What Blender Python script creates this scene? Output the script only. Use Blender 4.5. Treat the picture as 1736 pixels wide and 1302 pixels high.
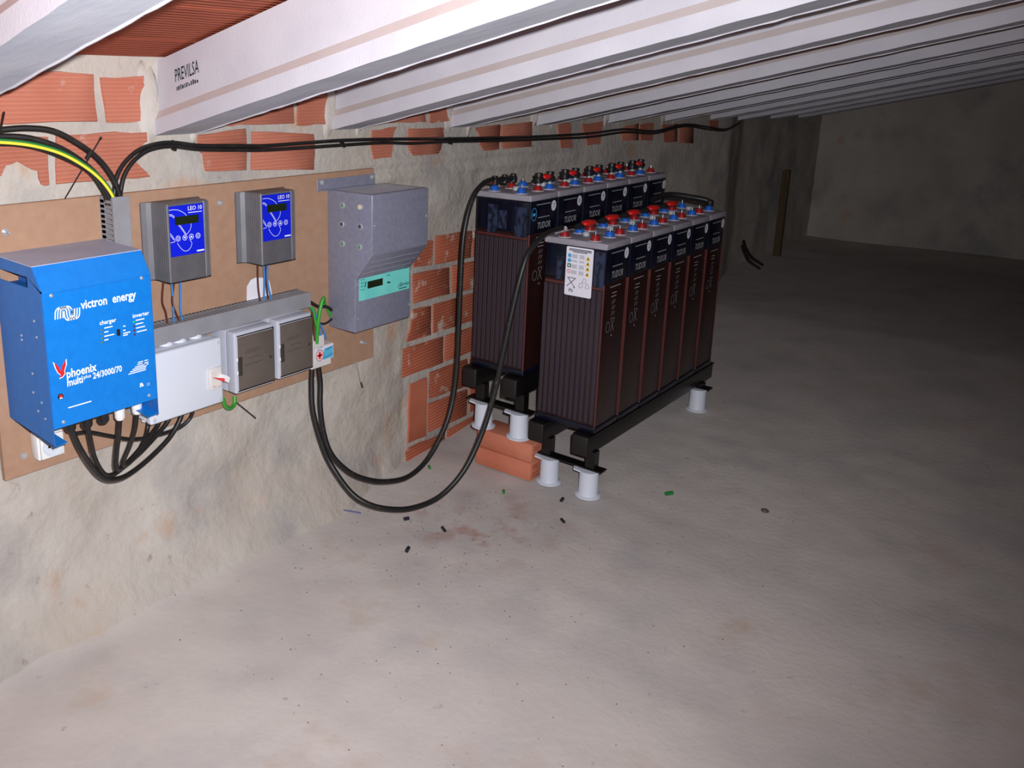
import bpy, bmesh, math, random
from math import radians, sin, cos, pi, sqrt
from mathutils import Vector, Matrix, noise

random.seed(7)
scene = bpy.context.scene
COL = scene.collection
for o in list(bpy.data.objects):
    bpy.data.objects.remove(o, do_unlink=True)

# ------------------------------------------------------------------ camera
# world: X along the equipment wall (away from the camera), Y into the wall, Z up, metres
FPX, PX, PY = 1459.0, 664.0, 499.0
CAM = Vector((0.0, -1.9, 1.4))
dn = Vector((-54, 5900, 1459)).normalized()
xr = Vector((1311, -349, 1459)); xr = (xr - dn * xr.dot(dn)).normalized()
up = -dn
yr = up.cross(xr)
RW = Matrix((xr, yr, up))            # camera frame (right, down, forward) -> world


def ray(px, py):
    return RW @ Vector(((px - PX) / FPX, (py - PY) / FPX, 1.0))


def on_y(px, py, Y=0.0):
    r = ray(px, py); return CAM + r * ((Y - CAM.y) / r.y)


def on_x(px, py, X):
    r = ray(px, py); return CAM + r * ((X - CAM.x) / r.x)


def on_z(px, py, Z=0.0):
    r = ray(px, py); return CAM + r * ((Z - CAM.z) / r.z)


cam_data = bpy.data.cameras.new('camera')
cam_data.sensor_fit = 'HORIZONTAL'
cam_data.sensor_width = 36.0
cam_data.lens = FPX / 1736.0 * 36.0
cam_data.shift_x = (868 - PX) / 1736.0
cam_data.shift_y = -(651 - PY) / 1736.0
cam_data.clip_start = 0.02
cam = bpy.data.objects.new('camera', cam_data)
COL.objects.link(cam)
right_w, down_w, fwd_w = RW.col[0], RW.col[1], RW.col[2]
m = Matrix.Identity(4)
for i in range(3):
    m[i][0] = right_w[i]; m[i][1] = -down_w[i]; m[i][2] = -fwd_w[i]; m[i][3] = CAM[i]
cam.matrix_world = m
scene.camera = cam

# ------------------------------------------------------------------ world, flash, exposure
world = bpy.data.worlds.new('world'); scene.world = world
world.use_nodes = True
world.node_tree.nodes['Background'].inputs[0].default_value = (0.5, 0.55, 0.7, 1)
world.node_tree.nodes['Background'].inputs[1].default_value = 0.0

fl = bpy.data.lights.new('flash', 'SPOT')
fl.energy = 255.0
fl.color = (0.985, 0.975, 1.0)
fl.shadow_soft_size = 0.011
fl.spot_size = radians(118)
fl.spot_blend = 1.0
flash = bpy.data.objects.new('flash', fl)
COL.objects.link(flash)
mf = m.copy()
aim = (fwd_w - right_w * 0.10 - down_w * 0.05).normalized()
fp = CAM + right_w * 0.045 - down_w * 0.05
flash.matrix_world = Matrix.Translation(fp) @ aim.to_track_quat('-Z', 'Y').to_matrix().to_4x4()

vs = scene.view_settings
scene.display_settings.display_device = 'sRGB'
vs.view_transform = 'Standard'
vs.look = 'None'
vs.exposure = 0.0
vs.gamma = 1.0
vs.use_curve_mapping = False

# ------------------------------------------------------------------ materials


def lin(c):
    out = []
    for v in c[:3]:
        v = v / 255.0
        out.append(v / 12.92 if v <= 0.04045 else ((v + 0.055) / 1.055) ** 2.4)
    return (out[0], out[1], out[2], 1.0)


MATS = {}


def mat(name, c1, c2=None, rough=0.5, metal=0.0, scale=8.0, detail=5.0, bump=0.0, bscale=None,
        lo=0.35, hi=0.65, spec=0.5, dist=0.01, stretch=None):
    """principled surface: two tones mixed by noise, optional fine relief"""
    mt = bpy.data.materials.new(name); mt.use_nodes = True
    nt = mt.node_tree; N = nt.nodes; L = nt.links
    b = N['Principled BSDF']
    b.inputs['Roughness'].default_value = rough
    b.inputs['Metallic'].default_value = metal
    b.inputs['Specular IOR Level'].default_value = spec
    b.inputs['Base Color'].default_value = lin(c1)
    if c2 is not None or bump:
        tc = N.new('ShaderNodeTexCoord')
        src = tc.outputs['Object']
        if stretch:
            mp = N.new('ShaderNodeMapping'); mp.inputs['Scale'].default_value = stretch
            L.new(src, mp.inputs['Vector']); src = mp.outputs['Vector']
    if c2 is not None:
        nz = N.new('ShaderNodeTexNoise'); nz.inputs['Scale'].default_value = scale
        nz.inputs['Detail'].default_value = detail
        L.new(src, nz.inputs['Vector'])
        rp = N.new('ShaderNodeValToRGB')
        rp.color_ramp.elements[0].position = lo; rp.color_ramp.elements[0].color = lin(c1)
        rp.color_ramp.elements[1].position = hi; rp.color_ramp.elements[1].color = lin(c2)
        L.new(nz.outputs['Fac'], rp.inputs['Fac'])
        L.new(rp.outputs['Color'], b.inputs['Base Color'])
    if bump:
        nb = N.new('ShaderNodeTexNoise'); nb.inputs['Scale'].default_value = bscale or scale * 4
        nb.inputs['Detail'].default_value = 6
        L.new(src, nb.inputs['Vector'])
        bp = N.new('ShaderNodeBump'); bp.inputs['Strength'].default_value = bump
        bp.inputs['Distance'].default_value = dist
        L.new(nb.outputs['Fac'], bp.inputs['Height'])
        L.new(bp.outputs['Normal'], b.inputs['Normal'])
    MATS[name] = mt
    return mt


def mixnode(N, L, fac, a, b_):
    mx = N.new('ShaderNodeMix'); mx.data_type = 'RGBA'
    if isinstance(fac, float):
        mx.inputs[0].default_value = fac
    else:
        L.new(fac, mx.inputs[0])
    for k, v in ((6, a), (7, b_)):
        if isinstance(v, tuple):
            mx.inputs[k].default_value = v
        else:
            L.new(v, mx.inputs[k])
    return mx.outputs[2]


def noise_fac(N, L, src, scale, lo, hi, detail=6.0, rough=0.55):
    nz = N.new('ShaderNodeTexNoise'); nz.inputs['Scale'].default_value = scale
    nz.inputs['Detail'].default_value = detail; nz.inputs['Roughness'].default_value = rough
    L.new(src, nz.inputs['Vector'])
    rp = N.new('ShaderNodeMapRange')
    rp.inputs['From Min'].default_value = lo; rp.inputs['From Max'].default_value = hi
    L.new(nz.outputs['Fac'], rp.inputs['Value'])
    return rp.outputs['Result']


def offset(N, L, src, v):
    mp = N.new('ShaderNodeMapping'); mp.inputs['Location'].default_value = v
    L.new(src, mp.inputs['Vector']); return mp.outputs['Vector']


def plaster_mat(name, base, light, grey, clay, dark, bump=0.5):
    mt = bpy.data.materials.new(name); mt.use_nodes = True
    nt = mt.node_tree; N = nt.nodes; L = nt.links; b = N['Principled BSDF']
    b.inputs['Roughness'].default_value = 0.92; b.inputs['Specular IOR Level'].default_value = 0.2
    s = N.new('ShaderNodeTexCoord').outputs['Object']
    c = mixnode(N, L, noise_fac(N, L, s, 2.6, 0.38, 0.62), lin(base), lin(light))
    c = mixnode(N, L, noise_fac(N, L, offset(N, L, s, (3, 7, 1)), 3.4, 0.5, 0.68), c, lin(grey))
    c = mixnode(N, L, noise_fac(N, L, offset(N, L, s, (9, 2, 5)), 4.5, 0.60, 0.72), c, lin(clay))
    c = mixnode(N, L, noise_fac(N, L, offset(N, L, s, (1, 12, 3)), 26, 0.66, 0.76), c, lin(dark))
    L.new(c, b.inputs['Base Color'])
    n1 = N.new('ShaderNodeTexNoise'); n1.inputs['Scale'].default_value = 45; n1.inputs['Detail'].default_value = 8
    L.new(s, n1.inputs['Vector'])
    bp = N.new('ShaderNodeBump'); bp.inputs['Strength'].default_value = bump; bp.inputs['Distance'].default_value = 0.012
    L.new(n1.outputs['Fac'], bp.inputs['Height']); L.new(bp.outputs['Normal'], b.inputs['Normal'])
    MATS[name] = mt
    return mt


def groove_mat(name, c1, c2, pale, freq, axis='Z', bump=0.6, var=0.25, gdark=0.72, pale_lo=0.62):
    """fired clay with combed grooves, per-piece shade"""
    mt = bpy.data.materials.new(name); mt.use_nodes = True
    nt = mt.node_tree; N = nt.nodes; L = nt.links; b = N['Principled BSDF']
    b.inputs['Roughness'].default_value = 0.85; b.inputs['Specular IOR Level'].default_value = 0.25
    s = N.new('ShaderNodeTexCoord').outputs['Object']
    oi = N.new('ShaderNodeObjectInfo')
    add = N.new('ShaderNodeVectorMath'); add.operation = 'ADD'
    cmb = N.new('ShaderNodeCombineXYZ')
    mul = N.new('ShaderNodeMath'); mul.operation = 'MULTIPLY'; mul.inputs[1].default_value = 37.0
    L.new(oi.outputs['Random'], mul.inputs[0])
    L.new(mul.outputs[0], cmb.inputs[0])
    L.new(s, add.inputs[0]); L.new(cmb.outputs[0], add.inputs[1])
    v = add.outputs[0]
    w = N.new('ShaderNodeTexWave'); w.wave_type = 'BANDS'; w.bands_direction = axis
    w.inputs['Scale'].default_value = freq; w.inputs['Distortion'].default_value = 0.6
    w.inputs['Detail'].default_value = 2; w.inputs['Detail Scale'].default_value = 2
    L.new(s, w.inputs['Vector'])
    base = mixnode(N, L, noise_fac(N, L, v, 6, 0.3, 0.7), lin(c1), lin(c2))
    # pieces differ in firing shade
    hs = N.new('ShaderNodeHueSaturation')
    mr = N.new('ShaderNodeMapRange'); mr.inputs['To Min'].default_value = 1 - var; mr.inputs['To Max'].default_value = 1 + var
    L.new(oi.outputs['Random'], mr.inputs['Value']); L.new(mr.outputs['Result'], hs.inputs['Value'])
    L.new(base, hs.inputs['Color'])
    gm = N.new('ShaderNodeMapRange'); gm.inputs['To Min'].default_value = gdark; gm.inputs['To Max'].default_value = 1.0
    L.new(w.outputs['Fac'], gm.inputs['Value'])
    mv = N.new('ShaderNodeVectorMath'); mv.operation = 'SCALE'
    L.new(hs.outputs['Color'], mv.inputs[0]); L.new(gm.outputs['Result'], mv.inputs['Scale'])
    c = mixnode(N, L, noise_fac(N, L, offset(N, L, v, (5, 1, 2)), 14, pale_lo, pale_lo + 0.1), mv.outputs[0], lin(pale))
    L.new(c, b.inputs['Base Color'])
    bp = N.new('ShaderNodeBump'); bp.inputs['Strength'].default_value = bump; bp.inputs['Distance'].default_value = 0.004
    L.new(w.outputs['Fac'], bp.inputs['Height']); L.new(bp.outputs['Normal'], b.inputs['Normal'])
    MATS[name] = mt
    return mt


plaster_mat('plaster', (182, 173, 163), (192, 186, 179), (164, 160, 157), (190, 158, 134), (152, 142, 132), 0.42)
plaster_mat('floor_concrete', (197, 190, 186), (205, 198, 193), (187, 182, 180), (196, 182, 172), (172, 164, 159), 0.12)
fm = MATS['floor_concrete'].node_tree; FN, FL = fm.nodes, fm.links
fb = FN['Principled BSDF']; old = fb.inputs['Base Color'].links[0].from_socket
fsrc = FN.new('ShaderNodeTexCoord').outputs['Object']
dst = FN.new('ShaderNodeVectorMath'); dst.operation = 'DISTANCE'; FL.new(fsrc, dst.inputs[0]); dst.inputs[1].default_value = (2.12, -0.46, 0)
mr_ = FN.new('ShaderNodeMapRange'); mr_.inputs['From Min'].default_value = 0.34; mr_.inputs['From Max'].default_value = 0.05
FL.new(dst.outputs['Value'], mr_.inputs['Value'])
mm_ = FN.new('ShaderNodeMath'); mm_.operation = 'MULTIPLY'
FL.new(mr_.outputs['Result'], mm_.inputs[0]); FL.new(noise_fac(FN, FL, fsrc, 11.0, 0.50, 0.64), mm_.inputs[1])
FL.new(mixnode(FN, FL, mm_.outputs[0], old, lin((180, 150, 142))), fb.inputs['Base Color'])     # brick dust trodden into the floor
plaster_mat('mortar', (186, 179, 170), (196, 191, 185), (176, 172, 168), (190, 172, 156), (168, 158, 150), 0.4)
groove_mat('brick_clay', (200, 128, 106), (190, 114, 92), (204, 180, 166), 32.0, 'Z', 0.6, 0.07, 0.84, 0.66)
groove_mat('brick_clay_dark', (194, 112, 86), (178, 96, 70), (206, 184, 170), 26.0, 'Z', 0.7, 0.08, 0.78, 0.60)
groove_mat('brick_smooth', (196, 116, 90), (180, 102, 76), (206, 188, 172), 3.0, 'Z', 0.1, 0.08, 0.94, 0.68)
groove_mat('ceiling_clay', (180, 96, 70), (162, 78, 54), (204, 156, 130), 18.0, 'Y', 0.6, 0.06, 0.76, 0.72)
groove_mat('loose_brick_clay', (206, 130, 104), (194, 114, 88), (206, 160, 138), 4.0, 'Z', 0.2, 0.04, 0.92, 0.72)
mat('beam_concrete', (194, 192, 202), (206, 204, 212), 0.85, scale=5, bump=0.07, bscale=140, spec=0.25)
mat('beam_bounce_tint', (202, 190, 188), (206, 196, 195), 0.9, scale=9, spec=0.2)  # warm light bounced off the clay boards, painted onto the beam fillets
mat('beam_underside', (192, 196, 208), (208, 210, 220), 0.75, scale=14, bump=0.08, bscale=60, spec=0.3, stretch=(1, .3, 1))
mat('stamp_ink', (34, 30, 46), rough=0.9, spec=0.1)
mat('hardboard', (163, 129, 106), (171, 137, 114), 0.75, scale=30, detail=8, spec=0.25, bump=0.06, bscale=200)
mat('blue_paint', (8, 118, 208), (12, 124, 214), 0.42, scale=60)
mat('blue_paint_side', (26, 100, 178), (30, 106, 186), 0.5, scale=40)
mat('dusty_top', (160, 166, 192), (178, 182, 200), 0.6, scale=9)
mat('print_white', (240, 244, 250), rough=0.6)
mat('print_white_dim', (150, 152, 158), rough=0.6)
mat('print_grey', (150, 152, 160), rough=0.7)
mat('print_red', (206, 22, 34), rough=0.6)
mat('print_dark', (22, 26, 30), rough=0.6)
mat('print_sky', (86, 186, 222), rough=0.6)
mat('print_yellow', (226, 190, 34), rough=0.6)
mat('print_green', (14, 92, 62), rough=0.6)
mat('print_lightblue', (62, 160, 222), rough=0.6)
mat('led_green', (40, 200, 70), rough=0.3)
mat('led_red', (96, 20, 66), rough=0.3)
mat('led_amber', (96, 118, 88), rough=0.3)
mat('black_plastic', (22, 22, 25), (30, 29, 32), 0.45, scale=20)
mat('black_rubber', (30, 28, 28), (46, 42, 40), 0.42, scale=34, detail=8, lo=0.5, hi=0.75)
mat('black_cable_dusty', (26, 25, 25), (74, 66, 58), 0.45, scale=46, detail=8, lo=0.62, hi=0.78)
mat('white_plastic', (206, 212, 226), (212, 218, 230), 0.45, scale=3)
mat('white_bright', (232, 232, 232), rough=0.45)
mat('light_grey_plastic', (182, 186, 200), (190, 194, 206), 0.45, scale=4)
mat('trunk_grey', (134, 134, 140), (144, 144, 150), 0.6, scale=14)
mat('regulator_grey', (104, 104, 110), (114, 113, 118), 0.5, 0.25, scale=18)
mat('regulator_panel', (84, 82, 88), (92, 90, 95), 0.6, scale=40)
mat('panel_blue', (10, 30, 214), rough=0.4)
mat('lcd_dark', (26, 38, 20), (34, 44, 26), 0.2, scale=20)
mat('charger_grey', (128, 130, 150), (138, 140, 158), 0.32, 0.1, scale=70, detail=8)
mat('perforation', (200, 202, 212), rough=0.5)
mat('charger_panel', (110, 214, 206), (124, 224, 214), 0.5, scale=14)
mat('lamp_green', (96, 140, 116), rough=0.25)
mat('lamp_cream', (222, 208, 176), rough=0.3)
mat('lamp_off', (70, 74, 86), rough=0.25)
mat('steel', (182, 184, 190), rough=0.3, metal=0.35)
mat('steel_ring', (190, 192, 200), rough=0.35, metal=0.3)
mat('brown_wire', (92, 44, 32), rough=0.4)
mat('blue_wire', (64, 132, 200), rough=0.4)
mat('green_wire', (60, 160, 52), rough=0.4)
mat('yellow_wire', (238, 226, 66), rough=0.4)
mat('dark_green_wire', (40, 120, 62), rough=0.4)
mat('paper_white', (236, 234, 244), (226, 226, 238), 0.8, scale=20)
mat('smoke_window', (94, 85, 79), (101, 92, 85), 0.25, scale=9)
mat('smoke_line', (80, 72, 67), rough=0.4)
mat('smoke_dark', (58, 54, 50), rough=0.4)
mat('terminal_white', (212, 208, 206), (218, 214, 212), 0.5, scale=20)
mat('sticker_pink', (244, 190, 190), rough=0.6)
mat('lid_grey', (146, 142, 153), (156, 151, 161), 0.5, scale=25)
mat('case_navy', (9, 10, 22), (18, 22, 40), 0.25, scale=9, stretch=(3, 3, .4))
mat('case_brown', (46, 24, 22), (36, 18, 18), 0.3, scale=10, stretch=(3, 3, .3))
mat('case_brown_side', (62, 28, 26), (50, 22, 24), 0.3, scale=6)
mat('plate_tube', (54, 45, 55), (45, 37, 46), 0.45, scale=14, stretch=(4, 4, .3))
mat('case_edge', (92, 46, 44), (78, 40, 40), 0.3, scale=8)
mat('case_edge_navy', (14, 19, 36), (11, 16, 30), 0.25, scale=8)
mat('mesh_grid', (40, 50, 78), (14, 17, 32), 0.5, scale=60, detail=2, stretch=(1, 1, .5), lo=.45, hi=.55)
mat('pole_red', (150, 24, 28), rough=0.35)
mat('pole_blue', (24, 92, 190), rough=0.35)
mat('boot_red', (206, 32, 28), rough=0.3)
mat('washer', (176, 172, 180), rough=0.4)
mat('vent_plug', (168, 176, 180), rough=0.3)
mat('rack_black', (13, 11, 12), (20, 16, 17), 0.35, scale=18)
mat('rack_cap', (22, 17, 18), (17, 13, 14), 0.6, scale=20)
mat('label_white', (228, 226, 238), rough=0.5)
mat('wood_old', (92, 75, 50), (76, 61, 42), 0.8, scale=12, stretch=(6, 6, .6))
mat('offcut_black', (34, 34, 44), rough=0.4)
mat('offcut_green', (36, 130, 56), rough=0.4)
mat('offcut_blue', (60, 62, 130), rough=0.4)
mat('rock_dark', (92, 82, 76), (112, 100, 92), 0.9, scale=40)

# ------------------------------------------------------------------ mesh helpers


def M(x):
    return MATS[x] if isinstance(x, str) else x


class MB:
    def __init__(s):
        s.v = []; s.f = []; s.mi = []

    def add(s, vs_, fs, mi=0):
        k = len(s.v)
        s.v += [tuple(p) for p in vs_]
        for f in fs:
            s.f.append(tuple(i + k for i in f)); s.mi.append(mi)
        return s

    def bm(s, b, mi=0):
        b.verts.index_update()
        s.add([v.co[:] for v in b.verts], [[v.index for v in f.verts] for f in b.faces], mi)
        b.free(); return s

    def box(s, x0, x1, y0, y1, z0, z1, bev=0.0, seg=2, mi=0):
        b = bmesh.new()
        bmesh.ops.create_cube(b, size=1.0)
        for v in b.verts:
            v.co = ((x0 + x1) / 2 + v.co.x * (x1 - x0), (y0 + y1) / 2 + v.co.y * (y1 - y0), (z0 + z1) / 2 + v.co.z * (z1 - z0))
        if bev:
            bmesh.ops.bevel(b, geom=list(b.edges), offset=bev, segments=seg, affect='EDGES', profile=0.5)
        return s.bm(b, mi)

    def cyl(s, a, b_, r0, r1=None, n=16, cap=True, mi=0):
        a, b_ = Vector(a), Vector(b_); r1 = r0 if r1 is None else r1
        d = (b_ - a).normalized()
        t = Vector((0, 0, 1)) if abs(d.z) < 0.9 else Vector((1, 0, 0))
        u = d.cross(t).normalized(); w = d.cross(u)
        vs_, fs = [], []
        for i in range(n):
            q = 2 * pi * i / n; e = u * cos(q) + w * sin(q)
            vs_ += [a + e * r0, b_ + e * r1]
        for i in range(n):
            j = (i + 1) % n
            fs.append((2 * i, 2 * i + 1, 2 * j + 1, 2 * j))
        if cap:
            fs.append([2 * i for i in range(n)]); fs.append([2 * i + 1 for i in reversed(range(n))])
        return s.add(vs_, fs, mi)

    def lathe(s, c, prof, n=20, axis='Z', mi=0):
        c = Vector(c); vs_, fs = [], []
        for r, h in prof:
            for i in range(n):
                q = 2 * pi * i / n
                if axis == 'Z':
                    p = Vector((r * cos(q), r * sin(q), h))
                else:
                    p = Vector((r * cos(q), h, r * sin(q)))
                vs_.append(c + p)
        for k in range(len(prof) - 1):
            for i in range(n):
                j = (i + 1) % n
                fs.append((k * n + i, k * n + j, (k + 1) * n + j, (k + 1) * n + i))
        fs.append(list(reversed(range(n)))); fs.append([(len(prof) - 1) * n + i for i in range(n)])
        return s.add(vs_, fs, mi)

    def prism(s, poly, vec, mi=0):
        n = len(poly); vec = Vector(vec)
        vs_ = [Vector(p) for p in poly] + [Vector(p) + vec for p in poly]
        fs = [list(range(n)), [n + i for i in reversed(range(n))]]
        for i in range(n):
            j = (i + 1) % n
            fs.append((i, n + i, n + j, j))
        return s.add(vs_, fs, mi)

    def tube(s, pts, r, n=10, sub=6, mi=0):
        P = [Vector(p) for p in pts]
        path = []
        for i in range(len(P) - 1):
            p0 = P[i - 1] if i else P[0] * 2 - P[1]
            p1, p2 = P[i], P[i + 1]
            p3 = P[i + 2] if i + 2 < len(P) else P[-1] * 2 - P[-2]
            for k in range(sub):
                t = k / sub
                path.append(0.5 * ((2 * p1) + (p2 - p0) * t + (2 * p0 - 5 * p1 + 4 * p2 - p3) * t * t + (3 * p1 - p0 - 3 * p2 + p3) * t ** 3))
        path.append(P[-1])
        vs_, fs = [], []
        u = None
        for i, p in enumerate(path):
            d = (path[min(i + 1, len(path) - 1)] - path[max(i - 1, 0)]).normalized()
            if u is None:
                t = Vector((0, 0, 1)) if abs(d.z) < 0.9 else Vector((1, 0, 0))
                u = d.cross(t).normalized()
            else:
                u = (u - d * u.dot(d)).normalized()
            w = d.cross(u)
            for k in range(n):
                q = 2 * pi * k / n
                vs_.append(p + (u * cos(q) + w * sin(q)) * r)
        for i in range(len(path) - 1):
            for k in range(n):
                j = (k + 1) % n
                fs.append((i * n + k, i * n + j, (i + 1) * n + j, (i + 1) * n + k))
        fs.append(list(reversed(range(n)))); fs.append([(len(path) - 1) * n + k for k in range(n)])
        return s.add(vs_, fs, mi)

    def ribbon(s, pts, wd, org, ax, ay, mi=0):
        """flat printed stroke in the plane org + x*ax + y*ay"""
        org, ax, ay = Vector(org), Vector(ax), Vector(ay)
        vs_, fs = [], []
        n = len(pts)
        for i in range(n):
            a = Vector(pts[max(i - 1, 0)]); b = Vector(pts[min(i + 1, n - 1)])
            d = (b - a); d = d / (d.length or 1)
            nn = Vector((-d.y, d.x)) * wd / 2
            p = Vector(pts[i])
            for q in (p + nn, p - nn):
                vs_.append(org + ax * q.x + ay * q.y)
        for i in range(n - 1):
            fs.append((2 * i, 2 * i + 1, 2 * i + 3, 2 * i + 2))
        return s.add(vs_, fs, mi)

    def flat(s, pts, org, ax, ay, mi=0):
        org, ax, ay = Vector(org), Vector(ax), Vector(ay)
        return s.add([org + ax * p[0] + ay * p[1] for p in pts], [list(range(len(pts)))], mi)

    def mesh(s, name, mats, angle=35):
        me = bpy.data.meshes.new(name)
        me.from_pydata(s.v, [], s.f)
        b = bmesh.new(); b.from_mesh(me)
        bmesh.ops.recalc_face_normals(b, faces=b.faces)
        b.to_mesh(me); b.free()
        mats = mats if isinstance(mats, (list, tuple)) else [mats]
        for k in mats:
            me.materials.append(M(k))
        if len(mats) > 1:
            me.polygons.foreach_set('material_index', s.mi)
        me.shade_smooth(); me.set_sharp_from_angle(angle=radians(angle))
        me.update()
        return me

    def build(s, name, mats, parent=None, loc=(0, 0, 0), angle=35):
        """vertices are given in the frame of the thing (its root's location)"""
        o = bpy.data.objects.new(name, s.mesh(name, mats, angle))
        COL.objects.link(o); o.location = loc
        if parent is not None:
            o.parent = parent
        return o


def tag(o, label, cat, group=None):
    o['label'] = label; o['category'] = cat
    if group:
        o['group'] = group
    return o


def root(name, loc, label, cat, group=None):
    o = bpy.data.objects.new(name, None); COL.objects.link(o)
    o.location = loc; o.empty_display_size = 0.05
    return tag(o, label, cat, group)


def struct(o):
    o['kind'] = 'structure'; return o


def copy_tree(o, parent=None):
    c = o.copy(); COL.objects.link(c)
    if parent is not None:
        c.parent = parent
    for ch in list(o.children):
        copy_tree(ch, c)
    return c


def single(mb, name, mats, label, cat, group=None, angle=35):
    """a thing that is one mesh: world-space vertices, origin moved to the middle of its base"""
    xs = [v[0] for v in mb.v]; ys = [v[1] for v in mb.v]; zs = [v[2] for v in mb.v]
    c = ((min(xs) + max(xs)) / 2, (min(ys) + max(ys)) / 2, min(zs))
    mb.v = [(v[0] - c[0], v[1] - c[1], v[2] - c[2]) for v in mb.v]
    o = mb.build(name, mats, loc=c, angle=angle)
    return tag(o, label, cat, group)


def text_mesh(txt, size, org, ax, ay, bold=0.0, shear=0.0, align='LEFT', sx=1.0):
    cu = bpy.data.curves.new('txt', 'FONT'); cu.body = txt; cu.size = 1.0
    cu.offset = bold; cu.shear = shear; cu.align_x = align; cu.resolution_u = 2
    o = bpy.data.objects.new('txt', cu); COL.objects.link(o)
    dg = bpy.context.evaluated_depsgraph_get()
    me = bpy.data.meshes.new_from_object(o.evaluated_get(dg))
    org, ax, ay = Vector(org), Vector(ax), Vector(ay)
    vs_ = [org + ax * (v.co.x * size * sx) + ay * (v.co.y * size) for v in me.vertices]
    fs = [list(p.vertices) for p in me.polygons]
    bpy.data.objects.remove(o); bpy.data.curves.remove(cu); bpy.data.meshes.remove(me)
    return vs_, fs


AX, AY, AZ = Vector((1, 0, 0)), Vector((0, 1, 0)), Vector((0, 0, 1))
NX, NY = Vector((-1, 0, 0)), Vector((0, -1, 0))


def letters(name, txt, size, org, ax, ay, mt, parent, **k):
    mb = MB(); vs_, fs = text_mesh(txt, size, org, ax, ay, **k); mb.add(vs_, fs)
    return mb.build(name, mt, parent)


def sub(p, o):
    return Vector(p) - Vector(o)

# ------------------------------------------------------------------ floor


def floor_z(x, y):
    r = max(0.0, x - 2.6) * 0.05
    z = min(r, 0.12)
    z += 0.010 * noise.noise(Vector((x * 1.3, y * 1.3, 4.0)))
    z += 0.003 * noise.noise(Vector((x * 9, y * 9, 8.0)))
    t = max(0.0, 1 - abs(y - 0.03) / 0.16) if y < 0.1 else 1.0
    edge = max(0.0, 1 - max(0.0, x - 1.2) / 1.1)
    z += 0.06 * t * t * edge
    return z


def grid_mesh(name, us, vs_, fn, mt, angle=180):
    mb = MB()
    nv = len(vs_)
    pts = [fn(u, v) for u in us for v in vs_]
    fs = [(i * nv + j, (i + 1) * nv + j, (i + 1) * nv + j + 1, i * nv + j + 1) for i in range(len(us) - 1) for j in range(nv - 1)]
    mb.add(pts, fs)
    return mb.build(name, mt, angle=angle)


def frange(a, b, st):
    n = max(1, int(round((b - a) / st)))
    return [a + (b - a) * i / n for i in range(n + 1)]


fx = frange(-1.3, 0.6, .1)[:-1] + frange(0.6, 3.6, .02)[:-1] + frange(3.6, 8.2, .06)
fy = frange(-4.0, -1.6, .1)[:-1] + frange(-1.6, .3, .02)
floor = struct(grid_mesh('floor', fx, fy, lambda x, y: (x, y, floor_z(x, y)), 'floor_concrete'))

# ------------------------------------------------------------------ equipment wall


def wall_y0(x):
    if x < 2.2:
        return 0.032
    if x < 2.9:
        return 0.032 + (x - 2.2) / 0.7 * 0.055
    if x < 5.5:
        return 0.087
    return 0.087 + min(0.16, (x - 5.5) * 0.25)


def wall_y(x, z):
    y = wall_y0(x)
    # rough, rubble-like plaster below the board, smoother brick zones
    brick = 1.0 if (z > 1.10 or (x > 2.28 and x < 2.95 and z < 0.93)) else 0.0
    a = 0.0028 if brick else 0.010
    if x < 2.32 and z < 0.6:
        a = 0.016
    n = noise.fractal(Vector((x * 3.1, z * 3.1, 2.0)), 0.9, 2.1, 5)
    if brick:
        n = max(-1.0, min(1.0, n))
    y -= a * n
    if not brick:
        rg = noise.ridged_multi_fractal(Vector((x * 2.2 + 5, z * 2.6, 1.0)), 1.0, 2.0, 4, 1.0, 2.0)
        y -= a * 0.5 * (rg - 1.0)
    # protruding foot of the wall, running out into the floor
    t = max(0.0, 1 - z / 0.30)
    w = max(0.0, min(1.0, (2.27 - x) / 0.35))
    y -= 0.10 * t * t * w
    # two shallow horizontal ribs of cement left of the batteries, with a mound of cement between
    if 2.0 < x < 3.6:
        e = min(1.0, (x - 2.0) / 0.15) * min(1.0, (3.6 - x) / 0.4)
        for zc, h in ((1.135, .014), (1.085, .012)):
            y -= e * h * math.exp(-((z - zc + (x - 2.2) * .012) / 0.016) ** 2)
        d = (x - 2.55) / 0.17
        y -= 0.03 * math.exp(-d * d) * math.exp(-((z - 1.0) / 0.07) ** 2)
    return y


wx = frange(-1.3, 0.6, .08)[:-1] + frange(0.6, 3.6, .0125)[:-1] + frange(3.6, 8.2, .04)
wz = frange(-0.05, 1.18, .0125)[:-1] + frange(1.18, 1.75, .03)
wall = struct(grid_mesh('wall_left', wx, wz, lambda x, z: (x, wall_y(x, z), z), 'plaster'))


def on_wall(px, py):
    Y = 0.032
    for _ in range(8):
        p = on_y(px, py, Y); Y = wall_y0(p.x)
    return p


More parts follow.
